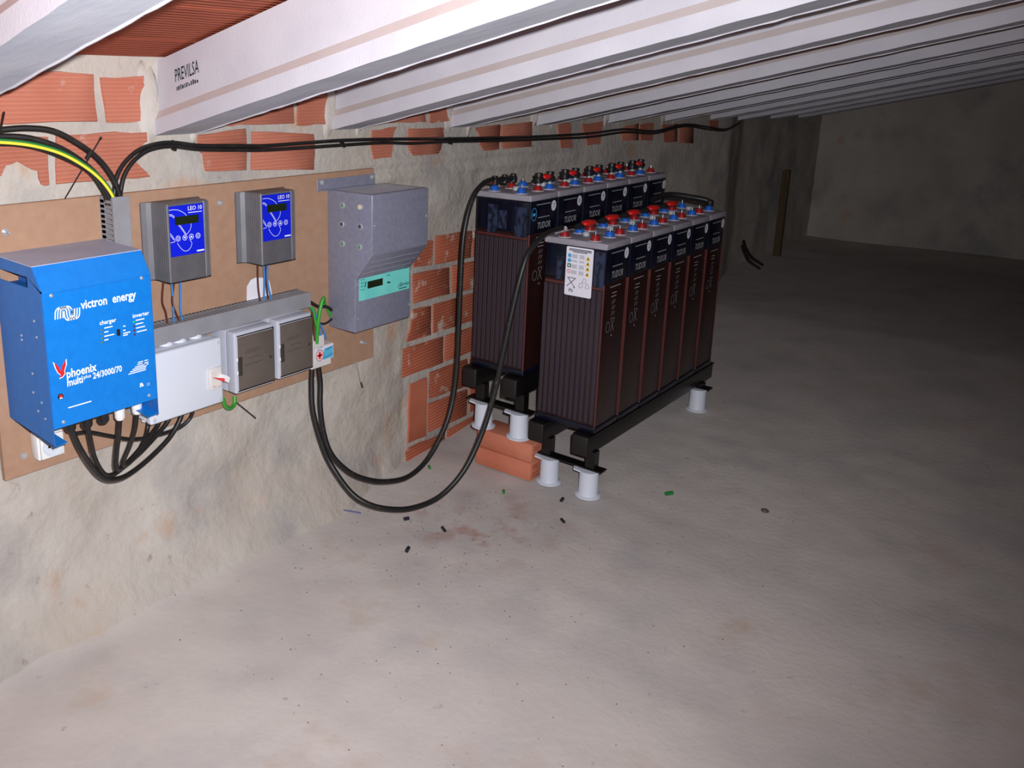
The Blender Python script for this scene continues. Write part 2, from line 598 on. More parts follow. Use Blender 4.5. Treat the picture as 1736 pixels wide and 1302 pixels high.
BR = {
 'brick_clay': [
  [(-70, 118), (100, 121), (157, 126), (164, 206), (-70, 212)],
  [(169, 131), (242, 129), (243, 145), (236, 160), (236, 205), (180, 208)],
  [(360, 140), (494, 140), (497, 209), (405, 211), (392, 214), (372, 212)],
  [(505, 140), (552, 140), (553, 175), (550, 211), (503, 213)],
  [(640, 185), (719, 178), (720, 207), (690, 208), (660, 209)],
  [(726, 176), (761, 174), (760, 205), (744, 207), (743, 203), (738, 207), (727, 208)],
  [(-70, 229), (80, 232), (82, 313), (69, 313), (63, 290), (45, 283), (27, 273), (8, 280), (0, 298), (-70, 312)],
  [(94, 229), (170, 225), (247, 224), (248, 240), (238, 248), (229, 258), (224, 268), (236, 282), (253, 299), (180, 307), (94, 312)],
  [(332, 229), (415, 218), (416, 288), (347, 290), (343, 262), (334, 256)],
  [(426, 223), (530, 227), (532, 250), (531, 288), (424, 288)],
  [(629, 221), (671, 215), (664, 232), (663, 255), (661, 272), (632, 274), (627, 250)],
  [(691, 218), (750, 216), (751, 231), (746, 252), (741, 265), (716, 268), (696, 271), (697, 262), (690, 248)],
  [(804, 217), (847, 211), (844, 261), (820, 259), (812, 245), (810, 225)],
  [(849, 213), (901, 206), (899, 250), (880, 258), (850, 263)],
  [(944, 209), (966, 208), (967, 230), (969, 251), (949, 251)],
  [(985, 211), (1021, 206), (1016, 244), (1006, 244), (995, 248)],
  [(1052, 217), (1081, 209), (1081, 238), (1053, 239)],
  [(1083, 212), (1107, 208), (1105, 238), (1085, 238)],
  [(1121, 211), (1147, 210), (1146, 240), (1125, 241)],
  [(1150, 212), (1174, 212), (1174, 243), (1150, 243)],
  [(1200, 204), (1217, 204), (1215, 222), (1203, 222)],
 ],
 'brick_clay_dark': [
  [(737, 400), (799, 391), (797, 436), (737, 448)],
  [(700, 404), (733, 408), (731, 449), (700, 453)],
  [(801, 392), (818, 388), (818, 433), (801, 436)],
  [(699, 465), (760, 453), (761, 498), (700, 514)],
  [(765, 451), (818, 439), (818, 485), (765, 497)],
  [(699, 525), (729, 518), (729, 567), (687, 579), (694, 560)],
  [(733, 516), (773, 504), (773, 552), (733, 565)],
  [(777, 503), (818, 492), (818, 539), (777, 551)],
  [(681, 591), (750, 570), (750, 614), (681, 640)],
  [(754, 569), (818, 547), (818, 589), (753, 612)],
  [(728, 632), (791, 608), (790, 654), (727, 676)],
  [(726, 684), (791, 659), (789, 704), (725, 732)],
  [(688, 761), (753, 733), (753, 760), (688, 786)],
  [(757, 729), (817, 695), (815, 724), (757, 757)],
 ],
 'brick_smooth': [
  [(694, 651), (722, 640), (721, 739), (690, 751)],
  [(795, 606), (816, 599), (816, 690), (795, 699)],
 ],
}
for mt, polys in BR.items():
    for poly in polys:
        pts = [on_wall(*q) for q in poly]
        # break the straight outline a little
        out = []
        for i, p in enumerate(pts):
            q = pts[(i + 1) % len(pts)]
            out.append(p)
            L_ = (q - p).length
            k = 2 if L_ > 0.06 else 1
            for t in range(1, k + 1):
                e = p.lerp(q, t / (k + 1))
                e += Vector((random.uniform(-1, 1), 0, random.uniform(-1, 1))) * 0.0028
                out.append(e)
        c = sum(pts, Vector()) / len(pts)
        mb = MB()
        fr = [Vector((p.x - c.x, p.y - c.y - 0.0050, p.z - c.z)) for p in out]
        ins = [Vector((f.x * 0.985, f.y - 0.0015, f.z * 0.985)) for f in fr]
        n = len(fr)
        back = [f + Vector((0, 0.035, 0)) for f in fr]
        mb.add(ins + fr + back, [list(range(n))] + [(i, n + i, n + (i + 1) % n, (i + 1) % n) for i in range(n)]
               + [(n + i, 2 * n + i, 2 * n + (i + 1) % n, n + (i + 1) % n) for i in range(n)])
        mb.build('brick', mt, wall, loc=c, angle=50)

# end wall and the unseen sides of the cellar
mb = MB(); mb.box(8.0, 8.2, -4.0, 0.4, -0.1, 2.6); struct(mb.build('wall_back', 'plaster'))
mb = MB(); mb.box(-1.3, 8.2, -4.2, -4.0, -0.1, 2.9); struct(mb.build('wall_right', 'plaster'))
mb = MB(); mb.box(-1.5, -1.3, -4.2, 0.4, -0.1, 2.9); struct(mb.build('wall_front', 'plaster'))

# ------------------------------------------------------------------ ceiling: sloping concrete beams and clay boards
DV = Vector((-0.068, -1.0, 0.218))        # along a beam, up and into the room


def beam_base(i):
    if i == 0:
        return Vector((0.637, 0.02, 1.296))
    return Vector((1.287 + 0.64 * (i - 1), 0.02, 1.258 - 0.008 * (i - 1)))


mb = MB()
p = [Vector((-1.4, 0, 0)), Vector((8.4, 0, 0))]
q0 = Vector((0, 0.25, 1.500 - .218 * .25)); q1 = Vector((0, -4.2, 1.500 + .218 * 4.2))
mb.add([(-1.4, q0.y, q0.z), (8.4, q0.y, q0.z), (8.4, q1.y, q1.z), (-1.4, q1.y, q1.z),
        (-1.4, q0.y, q0.z + .1), (8.4, q0.y, q0.z + .1), (8.4, q1.y, q1.z + .1), (-1.4, q1.y, q1.z + .1)],
       [(0, 1, 2, 3), (4, 5, 6, 7), (0, 1, 5, 4), (1, 2, 6, 5), (2, 3, 7, 6), (3, 0, 4, 7)])
ceiling = struct(mb.build('ceiling', 'ceiling_clay'))

PROF = [(0, 0.004), (0, 0.044), (0.014, 0.065), (0.020, 0.19), (0.105, 0.19), (0.111, 0.065), (0.125, 0.044), (0.125, 0.0012), (0.1228, 0.0012), (0.1205, 0.004)]
for i in range(-1, 11):
    b0 = beam_base(i) if i >= 0 else Vector((-0.0, 0.02, 1.30))
    mb = MB()
    ss = [-0.14] + frange(-0.02, 3.0, 0.035) + [3.4, 3.95]
    n = len(PROF)
    pts = []
    for s in ss:
        for k, (a, h) in enumerate(PROF):
            jx = jz = 0.0
            if k in (0, n - 1, n - 2, n - 3):
                kk = 0 if k == 0 else 7
                jx = 0.0022 * noise.noise(Vector((s * 14, i * 7.0, kk * 3.0)))
                jz = 0.0020 * noise.noise(Vector((s * 11, i * 5.0, kk * 9.0 + 4)))
                if k in (n - 2, n - 3):
                    jz += 0.0022 * noise.noise(Vector((s * 31, i * 5.0, 2.0)))
            pts.append(DV * s + Vector((a + jx, 0, h + jz)))
    for r in range(len(ss) - 1):
        for k in range(n):
            j = (k + 1) % n
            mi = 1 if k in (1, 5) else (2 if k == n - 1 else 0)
            mb.add([], [])
            mb.f.append((r * n + k, (r + 1) * n + k, (r + 1) * n + j, r * n + j)); mb.mi.append(mi)
    mb.v = [tuple(q) for q in pts]
    mb.f += [tuple(range(n)), tuple((len(ss) - 1) * n + k for k in range(n))]; mb.mi += [0, 0]
    bo = mb.build('concrete_beam', ['beam_concrete', 'beam_bounce_tint', 'beam_underside'], ceiling, loc=b0, angle=25)
    if i == 1:
        # maker's stamp on the web of this beam
        ax = DV.normalized(); ay = AZ
        org = DV * 0.075 + Vector((0.0165, 0, 0.119))
        st = MB(); v_, f_ = text_mesh('PREVILSA', 0.044, org - AX * .0012, ax, ay, bold=0.004, sx=0.62); st.add(v_, f_)
        rnd = random.Random(3)
        for row, z0 in ((1, -0.022), (2, -0.042)):
            xq = 0.006
            while xq < 0.10:
                wq = rnd.uniform(.003, .007)
                hh = rnd.uniform(.006, .012) if row == 1 else rnd.uniform(.004, .007)
                st.flat([(xq, z0), (xq + wq, z0), (xq + wq, z0 + hh), (xq, z0 + hh)], org - AX * .0012, ax, ay)
                xq += wq + rnd.uniform(.002, .004)
        st.build('stamp_lettering', 'stamp_ink', bo)

# clay boards bedded on the beams, bay by bay
bmb = MB(); bmb.box(0, 0.636, -0.252, 0, 0, 0.035, 0.004, 1)
board_me = bmb.mesh('ceramic_board', 'ceiling_clay')
tilt = math.atan2(0.218, 1.0)
for i in range(-1, 8):
    bb = Vector((1.287 + 0.64 * (i - 1), 0.02, 1.258 - 0.008 * (i - 1)))
    if i == -1:
        bb = Vector((.007, .02, 1.274))
    for k in range(14 if i < 4 else 8):
        s = -0.10 + k * 0.252
        o = bpy.data.objects.new('ceramic_board', board_me); COL.objects.link(o)
        o.parent = ceiling
        o.location = bb + DV * s + Vector((0.063, 0, 0.189 + random.uniform(0, .003)))
        o.rotation_euler = (-tilt, 0, 0)

# mortar packed round the beam ends where they enter the wall
for i in range(0, 7):
    b0 = beam_base(i)
    for sgn in (-1, 1):
        mb = MB()
        bmx = bmesh.new(); bmesh.ops.create_icosphere(bmx, subdivisions=3, radius=1.0)
        for v in bmx.verts:
            k = 1 + 0.34 * noise.noise(v.co * 1.9 + Vector((i * 3, sgn * 5, 0)))
            v.co = Vector((v.co.x * (0.036 if sgn < 0 else 0.024) * k, v.co.y * 0.013 * k, v.co.z * 0.108 * k))
        mb.bm(bmx)
        off = -0.012 if sgn < 0 else 0.125
        mb.build('mortar_fillet', 'mortar', wall, loc=(b0.x + off, wall_y0(b0.x) + 0.004, b0.z + 0.075), angle=180)

# ------------------------------------------------------------------ hardboard panel
BO = Vector((1.45, 0.0, 0.479))
board = root('mounting_board', BO, 'long brown hardboard panel fixed to the wall, carrying all the electrical boxes', 'board')
mb = MB(); mb.box(0.8075 - BO.x, 2.092 - BO.x, 0.0, 0.016, 0, 0.646, 0.0012, 1)
mb.build('panel', 'hardboard', board)
for (px, py), ln in (((8, 393), .022), ((40, 772), .008), ((372, 344), .010), ((613, 580), .024)):
    c = on_y(px, py, 0.0) - BO
    mb = MB()
    mb.cyl((c.x, 0, c.z), (c.x, -.003, c.z), .008, n=18)
    mb.cyl((c.x, -.003, c.z), (c.x, -.007, c.z), .0062, n=6)
    mb.cyl((c.x, -.007, c.z), (c.x, -ln, c.z), .0032, n=10)
    mb.build('bolt', 'steel', board)

# ------------------------------------------------------------------ inverter
IO = Vector((0.833, 0.0, 0.617))
inv = root('inverter', IO, 'big blue wall-mounted inverter box with white lettering and red bird emblem', 'inverter')
W = 0.265
Z0, ZP, ZK, ZT = 0.0, 0.042, 0.346, 0.398
YF, YT = -0.205, -0.172
# side plates with the grip slot
for x, nm in ((0.0, 'l'), (W - .002, 'r')):
    mb = MB()
    outer = [(0, .016), (YF, Z0), (YF, ZK), (YT, ZT), (0, ZT + .003)]
    if nm == 'l':
        h0, h1, g0, g1 = -.150, -.02, .350, .374
        qs = [[(0, .016), (YF, 0), (YF, g0), (0, g0)],
              [(YF, g0), (YF, ZK), (YF + (g1 - ZK) / (ZT - ZK) * (YT - YF), g1), (h0, g1), (h0, g0)],
              [(h1, g0), (h1, g1), (0, g1), (0, g0)],
              [(YF + (g1 - ZK) / (ZT - ZK) * (YT - YF), g1), (YT, ZT), (0, ZT + .003), (0, g1)]]
        for q in qs:
            mb.prism([(x, a, b) for a, b in q], (.002, 0, 0))
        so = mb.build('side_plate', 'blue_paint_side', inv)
        r_ = MB()
        r_.box(.002, .045, h0, h1, g0 - .012, g0 - .010); r_.box(.043, .045, h0, h1, g0 - .012, g1 + .01); 
        r_.build('grip_recess', 'blue_paint_side', so)
    else:
        mb.prism([(x, a, b) for a, b in outer], (.002, 0, 0))
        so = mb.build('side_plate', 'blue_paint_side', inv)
    # inward flange at the foot of the plate
    fx0, fx1 = (0.0, .030) if nm == 'l' else (W - .030, W)
    f_ = MB(); f_.prism([(fx0, YF, .001), (fx1, YF, .003), (fx1, -.02, .014), (fx0, -.02, .014)], (0, 0, .0015))
    f_.build('foot_flange', 'blue_paint', so)
    for (yy, zz) in ((-.165, .28), (-.17, .245), (-.10, .235), (-.10, .225), (-.165, .095), (-.135, .155), (-.13, .11), (-.175, .06), (-.145, .07)):
        if nm == 'l':
            s_ = MB(); s_.cyl((0.0005, yy, zz), (-.0015, yy, zz), .0028, n=10); s_.build('rivet', 'steel', so)
mb = MB()
mb.box(0.002, W - .002, YF - .0015, YF + .0005, ZP, ZK, 0.0006, 1)
mb.prism([(0.002, YF - .0015, ZK), (W - .002, YF - .0015, ZK), (W - .002, YT, ZT), (0.002, YT, ZT)], (0, .002, 0))
front = mb.build('front_panel', 'blue_paint', inv)
mb = MB(); mb.prism([(0, YT - .001, ZT), (W, YT - .001, ZT), (W, 0, ZT + .003), (0, 0, ZT + .003)], (0, 0, .002))
mb.build('top_plate', 'dusty_top', inv)
mb = MB(); mb.box(.004, W - .004, YF + .03, -.004, .056, .060); mb.box(.004, W - .004, -.006, -.002, .018, .12)
mb.build('chassis', 'white_plastic', inv)
YPRINT = YF - .0021


def ip(px, py):
    return on_y(px, py, YF) - IO


# seam and screws of the front
mb = MB(); a = ip(78, 500); b_ = ip(258, 466)
mb.flat([(a.x, a.z), (b_.x, b_.z), (b_.x, b_.z + .0012), (a.x, a.z + .0012)], (0, YPRINT + .0003, 0), AX, AZ)
mb.build('panel_seam', 'blue_paint_side', front)
for px, py in ((86, 501), (239, 471), (107, 715), (252, 670)):
    c = ip(px, py); s_ = MB(); s_.lathe((c.x, YPRINT + .001, c.z), [(.0042, 0), (.0038, -.002), (.0018, -.0032)], 14, 'Y')
    s_.build('screw', 'steel', front)
c = ip(102, 672)
s_ = MB(); s_.lathe((c.x, YPRINT + .001, c.z), [(.0068, 0), (.0066, -.0012)], 18, 'Y'); so = s_.build('port', 'black_plastic', front)
s_ = MB(); s_.lathe((c.x, YPRINT - .0004, c.z + .001), [(.004, 0), (.004, -.0006)], 14, 'Y'); s_.build('port_plug', 'print_red', so)
s_ = MB(); s_.box(c.x - .003, c.x + .003, YPRINT - .0016, YPRINT - .0005, c.z - .0045, c.z - .0018); s_.build('port_contact', 'print_white', so)


def itext(name, txt, px, py, size, mt='print_white', **k):
    c = ip(px, py)
    return letters(name, txt, size, (c.x, YPRINT, c.z), AX, AZ, mt, front, **k)


a, b_ = ip(136, 525), ip(240, 503)
itext('brand_lettering', 'victron  energy', 137, 524, .0280, bold=.022, sx=(b_.x - a.x) / (.0280 * 6.95))
# looped coil emblem
c0 = ip(93, 537); e0 = ip(134, 520)
mb = MB(); wd = (e0.x - c0.x)
for k in range(4):
    pts = []
    x0 = k * wd * .105
    for t in range(0, 15):          # arch
        q = pi - pi * t / 14
        pts.append((x0 + wd * .18 + wd * .18 * cos(q), .013 * sin(q) * 1.0 + .001))
    for t in range(1, 15):          # bowl
        q = pi + pi * t / 14
        pts.append((x0 + wd * .36 + wd * .155 + wd * .155 * cos(q) , -.004 + .013 * sin(q)))
    pts = [(pts[0][0] - .001, -.010)] + pts + [(pts[-1][0] + .001, .006)]
    mb.ribbon(pts, .0026, (c0.x, YPRINT, c0.z + .004), AX, AZ)
mb.build('coil_emblem', 'print_white', front)
itext('lettering', 'charger', 168, 551, .0135, bold=.018)
itext('lettering', 'inverter', 224, 539, .0135, bold=.018)
mb = MB()
for (px, py, ln) in ((176, 557, 14), (176, 564, 7), (176, 571, 17), (176, 577.5, 7), (229, 544, 15), (229, 550.5, 13), (230, 557, 15), (231, 563.5, 17), (208, 554, 4), (208, 561, 4), (208, 566, 12), (208, 569.5, 8)):
    a = ip(px, py); b_ = ip(px + ln, py - ln * .2)
    mb.flat([(a.x, a.z), (b_.x, a.z), (b_.x, a.z + .0026), (a.x, a.z + .0026)], (0, YPRINT, 0), AX, AZ)
for k, (px, py, n_) in enumerate(((233, 615, 9), (232, 618.5, 9), (228, 623, 20), (224, 627, 24), (220, 631, 27), (217, 635, 30), (244, 612, 6), (244, 616, 7), (244, 619, 7))):
    a = ip(px, py); b_ = ip(px + n_, py)
    mb.flat([(a.x, a.z), (b_.x, a.z), (b_.x, a.z + .0022), (a.x, a.z + .0022)], (0, YPRINT, 0), AX, AZ)
a = ip(115, 692); b_ = ip(155, 692)
mb.flat([(a.x, a.z), (b_.x, a.z), (b_.x, a.z + .0026), (a.x, a.z + .0026)], (0, YPRINT, 0), AX, AZ)
a = ip(236, 656)
for dx, dz, w_ in ((0, 0, .011), (.001, .0035, .009), (.001, .0065, .007)):
    mb.flat([(a.x + dx, a.z + dz), (a.x + dx + w_, a.z + dz), (a.x + dx + w_, a.z + dz + .0024), (a.x + dx, a.z + dz + .0024)], (0, YPRINT, 0), AX, AZ)
mb.build('small_print', 'print_white', front)['kind'] = 'stuff'
itext('conformity_mark', 'C E', 248, 654, .0095, sx=.6)
c = ip(199, 563); s_ = MB(); s_.box(c.x - .0035, c.x + .0035, YPRINT - .005, YPRINT, c.z - .0075, c.z + .0075, .001, 1); s_.build('rocker_switch', 'black_plastic', front)
for mt, lst in (('led_amber', ((171, 559), (171.5, 566), (172, 573.5), (172.5, 580.5))), ('led_green', ((226, 545.5),)), ('led_red', ((226.5, 553), (227, 560), (227.5, 567)))):
    for px, py in lst:
        c = ip(px, py); s_ = MB(); s_.lathe((c.x, YPRINT + .0006, c.z), [(.0026, 0), (.0024, -.0012), (.001, -.002)], 12, 'Y'); s_.build('indicator', mt, front)
itext('model_lettering', 'phoenix', 112, 641, .0275, bold=.022, sx=.80)
itext('model_lettering', 'multi', 113, 655, .0235, bold=.020, sx=.80)
itext('model_lettering', 'plus', 141, 642, .0115, bold=.008)
itext('model_lettering', '24/3000/70', 157, 642, .0205, bold=.020, sx=.78)
# red bird with white outline
c = ip(93, 640)
bird = [(.0, .034), (.009, .024), (.0135, .012), (.018, .024), (.0265, .034), (.026, .022), (.021, .010), (.022, .004), (.016, -.002), (.009, -.003), (.0125, .003), (.007, .010), (.003, .020)]
mb = MB(); cen = (.0135, .015)
mb.flat([((p_[0] - cen[0]) * 1.20 + cen[0], (p_[1] - cen[1]) * 1.12 + cen[1]) for p_ in bird], (c.x, YPRINT, c.z), AX, AZ)
so = mb.build('bird_emblem', 'print_white', front)
mb = MB(); mb.flat(bird, (c.x, YPRINT - .0004, c.z), AX, AZ); mb.build('bird_fill', 'print_red', so)

# glands under the inverter
GL = []
for px, py, mt, r in ((119, 709, 'black_plastic', .0125), (147, 703, 'black_plastic', .013), (175, 695, 'black_plastic', .0135), (203, 690, 'white_bright', .0125), (232, 680, 'white_bright', .0125)):
    g = on_y(px, py + 12, -.145); GL.append(Vector((g.x, -.145, g.z)))
    c = Vector((g.x, -.145, g.z)) - IO
    mb = MB(); mb.lathe((c.x, c.y, c.z), [(r * .72, -.014), (r, -.008), (r, .010), (r * 1.06, .011), (r * 1.06, .02), (r * .9, .022), (r * .9, .058 - c.z)], 14)
    mb.build('cable_gland', mt, inv)

# ------------------------------------------------------------------ wall socket
so_ = root('power_socket', (0.915, 0, 0.545), 'white square mains socket half hidden under the blue inverter', 'socket')
a = on_y(62, 740, -.035); c = Vector((0.915, 0, 0.545))
tl = on_y(66, 738, -.04); br = on_y(112, 770, -.04); bl = on_y(68, 784, -.04)
x0, x1, z0 = bl.x - c.x, br.x - c.x, bl.z - c.z
z1 = z0 + (x1 - x0)
mb = MB(); mb.box(x0, x1, -.034, 0, z0, z1, .004, 2); mb.build('housing', 'white_bright', so_)
mb = MB(); mb.box(x0 + .004, x1 - .004, -.044, -.034, z0 + .004, z1 - .004, .003, 2); fc = mb.build('face_plate', 'white_bright', so_)
cx, cz = (x0 + x1) / 2, (z0 + z1) / 2
mb = MB(); mb.lathe((cx, -.0435, cz), [(.026, 0), (.026, -.003), (.022, -.003), (.021, -.001)], 28, 'Y'); mb.build('plug_well', 'white_plastic', fc)
for dx in (-.0095, .0095):
    mb = MB(); mb.cyl((cx + dx, -.0445, cz), (cx + dx, -.0455, cz), .003, n=12); mb.build('pin_hole', 'black_plastic', fc)

# ------------------------------------------------------------------ slotted trunking
tv = root('cable_trunking', (1.123, 0, 1.01), 'short upright grey slotted trunking above the blue inverter', 'trunking', 'grey slotted trunking')
mb = MB(); mb.box(-.023, .023, -.062, -.0585, -.10, .117, .0008, 1); mb.build('cover', 'trunk_grey', tv)
mb = MB(); mb.box(-.022, .022, -.003, 0, -.10, .115)
for s in (-1, 1):
    x = s * .021
    k = 0
    z = -.10
    while z < .112:
        mb.box(x - .001, x + .001, -.060, -.003, z, z + .0075)
        z += .0125
    mb.box(x - .001, x + .001, -.020, -.003, -.10, .115); mb.box(x - .0012, x + .0012, -.060, -.052, -.10, .115)
mb.build('slotted_sides', 'trunk_grey', tv)['kind'] = 'stuff'
th = root('cable_trunking', (1.44, 0, 0.735), 'long horizontal grey slotted trunking above the junction box and breakers', 'trunking', 'grey slotted trunking')
mb = MB(); mb.box(-.31, .301, -.062, -.0585, 0, .047, .0008, 1); mb.build('cover', 'trunk_grey', th)
mb = MB(); mb.box(-.31, .301, -.003, 0, 0, .047)
for s, zz in ((1, .046), (-1, .001)):
    x = -.31
    while x < .298:
        mb.box(x, x + .0056, -.060, -.003, zz - .001, zz + .001)
        x += .0122
    mb.box(-.31, .301, -.012, -.003, zz - .001, zz + .001); mb.box(-.31, .301, -.060, -.056, zz - .0012, zz + .0012)
mb.build('slotted_sides', 'trunk_grey', th)['kind'] = 'stuff'

# ------------------------------------------------------------------ solar regulators
reg = root('solar_regulator', (1.30, 0, 0.898), 'grey ribbed solar regulator with blue face, beside the upright trunking above the inverter', 'regulator', 'two solar regulators')
H = 0.196
prof = [(-.090, 0), (-.090, -.006), (-.078, -.010), (-.068, -.018), (-.065, -.028)]
for k in range(6):
    y = -.030 - k * .008
    prof += [(-.0655, y), (-.0640, y - .004)]
prof += [(-.064, -.078), (-.061, -.081), (.045, -.081)]
for k in range(4):
    x = .047 + k * .005
    prof += [(x, -.0795), (x + .0025, -.081 + k * .001)]
prof += [(.068, -.072), (.070, -.060), (.070, -.020), (.082, -.010), (.092, -.006), (.092, 0)]
mb = MB(); mb.prism([(x, y, 0) for x, y in prof], (0, 0, H)); mb.build('finned_body', 'regulator_grey', reg, angle=20)
mb = MB(); mb.prism([(x * .98, y * .985, H) for x, y in prof], (0, 0, .0035)); cap = mb.build('top_cap', 'regulator_grey', reg, angle=20)
mb = MB()
for k in range(11):
    if k == 5:
        continue
    mb.box(-.052 + k * .0096, -.046 + k * .0096, -.024, -.019, H + .0030, H + .0040)
mb.build('vent_slots', 'black_plastic', cap)
mb = MB(); mb.prism([(x * 1.005, y * 1.01, -.002) for x, y in prof], (0, 0, .002)); mb.build('bottom_cap', 'black_plastic', reg, angle=20)
mb = MB(); mb.box(-.0605, .0445, -.0818, -.0808, .001, H - .001); mb.build('face', 'regulator_panel', reg)
mb = MB(); mb.box(-.0595, .0440, -.0826, -.0816, .066, H - .0015); bp = mb.build('blue_panel', 'panel_blue', reg)
yb = -.0831


def rp(u, v):           # u,v: 0..1 over the blue panel, v downward
    return (-.0595 + u * .1035, .066 + (1 - v) * (H - .0675))


a = rp(.15, .38); b_ = rp(.85, .215)
mb = MB(); mb.box(a[0], b_[0], yb - .0006, yb, a[1], b_[1], .0003, 1); mb.build('display', 'lcd_dark', bp)
mb = MB()


def stroke(pts, w=.0011):
    mb.ribbon([rp(*q) for q in pts], w, (0, yb, 0), AX, AZ)


stroke([(0, .07), (.12, .065), (.25, .08), (.36, .12), (.45, .17), (.50, .215)])
stroke([(0, .15), (.06, .155), (.11, .18), (.15, .215)]); stroke([(0, .175), (.05, .18), (.10, .205), (.13, .235)])
stroke([(.25, .38), (.34, .47), (.42, .565), (.44, .59)]); stroke([(.29, .38), (.38, .48), (.46, .575)])
stroke([(.62, .38), (.62, .44), (.58, .51), (.50, .575), (.46, .59)])
stroke([(0, .52), (.07, .59), (.13, .68), (.12, .70), (0, .71)]); stroke([(0, .56), (.06, .62), (.10, .66)])
stroke([(.19, .73), (.26, .82), (.34, .89), (.42, .92), (.51, .91), (.58, .86), (.62, .79), (.60, .74), (.56, .70)])
for u, v in ((.22, .645), (.42, .645), (.61, .645), (.81, .645)):
    c = rp(u, v)
    for rr in (.0066,):
        mb.ribbon([(c[0] + rr * cos(2 * pi * t / 20), c[1] + rr * sin(2 * pi * t / 20)) for t in range(21)], .0013, (0, yb - .0003, 0), AX, AZ)
for u, kind in ((.22, 0), (.42, 1), (.61, 2), (.81, 3)):
    c = rp(u, .645)
    if kind == 1:
        mb.flat([(c[0] - .004, c[1] + .0025), (c[0] + .004, c[1] + .0025), (c[0], c[1] - .004)], (0, yb - .0003, 0), AX, AZ)
    elif kind == 2:
        mb.flat([(c[0] - .004, c[1] - .0025), (c[0] + .004, c[1] - .0025), (c[0], c[1] + .004)], (0, yb - .0003, 0), AX, AZ)
    else:
        mb.ribbon([(c[0] + .003 * cos(2 * pi * t / 12), c[1] + .003 * sin(2 * pi * t / 12)) for t in range(13)], .001, (0, yb - .0003, 0), AX, AZ)
a = rp(.55, .168); b_ = rp(.96, .155)
mb.flat([(a[0], a[1]), (b_[0], a[1]), (b_[0], b_[1]), (a[0], b_[1])], (0, yb, 0), AX, AZ)
a = rp(.76, .965); b_ = rp(.98, .935)
mb.flat([(a[0], a[1]), (b_[0], a[1]), (b_[0], b_[1]), (a[0], b_[1])], (0, yb, 0), AX, AZ)
mb.build('printed_artwork', 'print_white', bp)
a = rp(.56, .115)
letters('lettering', 'LEO 10', .0150, (a[0] - .002, yb, a[1]), AX, AZ, 'print_white', bp, bold=.008, sx=.95)
reg2 = copy_tree(reg)
reg2.location = (1.603, 0, 0.898)
reg2['label'] = 'grey ribbed solar regulator with blue face, nearer the tall grey charger, paper under it'

# regulator wires down to the trunking
wires = [((278, 480), (275, 510), (281, 530), (284, 545), 'brown'), ((291, 480), (293, 510), (294, 530), (295, 545), 'blue'),
         ((297, 478), (292, 510), (299, 532), (306, 543), 'brown'), ((306, 476), (306, 505), (306, 525), (310, 541), 'blue')]
w2 = [((437, 449), (437, 470), (438, 490), (441, 506), 'brown'), ((447, 448), (448, 470), (448, 490), (447, 505), 'blue'),
      ((451, 447), (450, 465), (452, 488), (455, 504), 'brown'), ((455, 446), (453, 465), (455, 485), (460, 502), 'blue')]
for grp, nm, lst, shift in (('w1', 'regulator by the upright trunking', wires, 0), ('w2', 'regulator near the charger', w2, 0)):
    for k, (a, b, c, d, col) in enumerate(lst):
        pts = [on_y(*a, -.045), on_y(*b, -.04), on_y(*c, -.038), on_y(*d, -.036)]
        pts[0].z += .012; pts[-1].z -= .012
        mb = MB(); mb.tube(pts, .0026, 8, 5)
        side = 'left' if k < 2 else 'right'
        single(mb, 'wire', col + '_wire', '%s one of the two %s wires hanging from the %s' % (side, col, nm), 'wire', 'wires under the regulators')

# paper slip tucked behind the trunking
mb = MB()
pp = [(418, 512), (419, 486), (424, 474), (432, 470), (452, 471), (456, 478), (460, 492), (461, 505)]
P3 = [on_y(*q, -.004) for q in pp]
mb.prism(P3, (0, .0015, 0))
for k in range(len(mb.v)):
    x, y, z = mb.v[k]
    mb.v[k] = (x, min(y, -.001) - .006 * abs(sin((x - 1.5) * 70)), z)
single(mb, 'paper_slip', 'paper_white', 'crumpled white paper slip behind the wires under the regulator', 'paper')

# ------------------------------------------------------------------ grey charger
CO = Vector((1.876, 0, 0.634))
chg = root('charger', CO, 'tall grey steel charger box with turquoise label and round lamps', 'charger')
Wc, Hc = 0.267, 0.4395
pf = [(0, 0), (-.118, 0), (-.118, .170), (-.188, .256), (-.188, Hc), (0, Hc)]
mb = MB()
bmx = bmesh.new()
vl = [bmx.verts.new((0, a, b)) for a, b in pf] + [bmx.verts.new((Wc, a, b)) for a, b in pf]
n = len(pf)
bmx.faces.new(vl[:n]); bmx.faces.new(list(reversed(vl[n:])))
for i in range(n):
    bmx.faces.new((vl[i], vl[n + i], vl[n + (i + 1) % n], vl[(i + 1) % n]))
bmesh.ops.recalc_face_normals(bmx, faces=bmx.faces)
bmesh.ops.bevel(bmx, geom=list(bmx.edges), offset=.003, segments=3, affect='EDGES', profile=.5)
mb.bm(bmx); body = mb.build('case', 'charger_grey', chg)
mb = MB(); mb.box(-.045, .217, -.0025, 0, Hc + .001, Hc + .034, .0008, 1); mb.box(-.045, .217, -.012, 0, Hc - .001, Hc + .0015)
br_ = mb.build('mounting_bracket', 'charger_grey', chg)
for px, py in ((545, 309), (630, 300)):
    c = on_y(px, py, 0) - CO
    mb = MB(); mb.lathe((c.x, -.0025, c.z), [(.0085, 0), (.0085, -.0016), (.0062, -.002), (.006, -.005), (.003, -.007)], 16, 'Y'); mb.build('bolt', 'steel', br_)
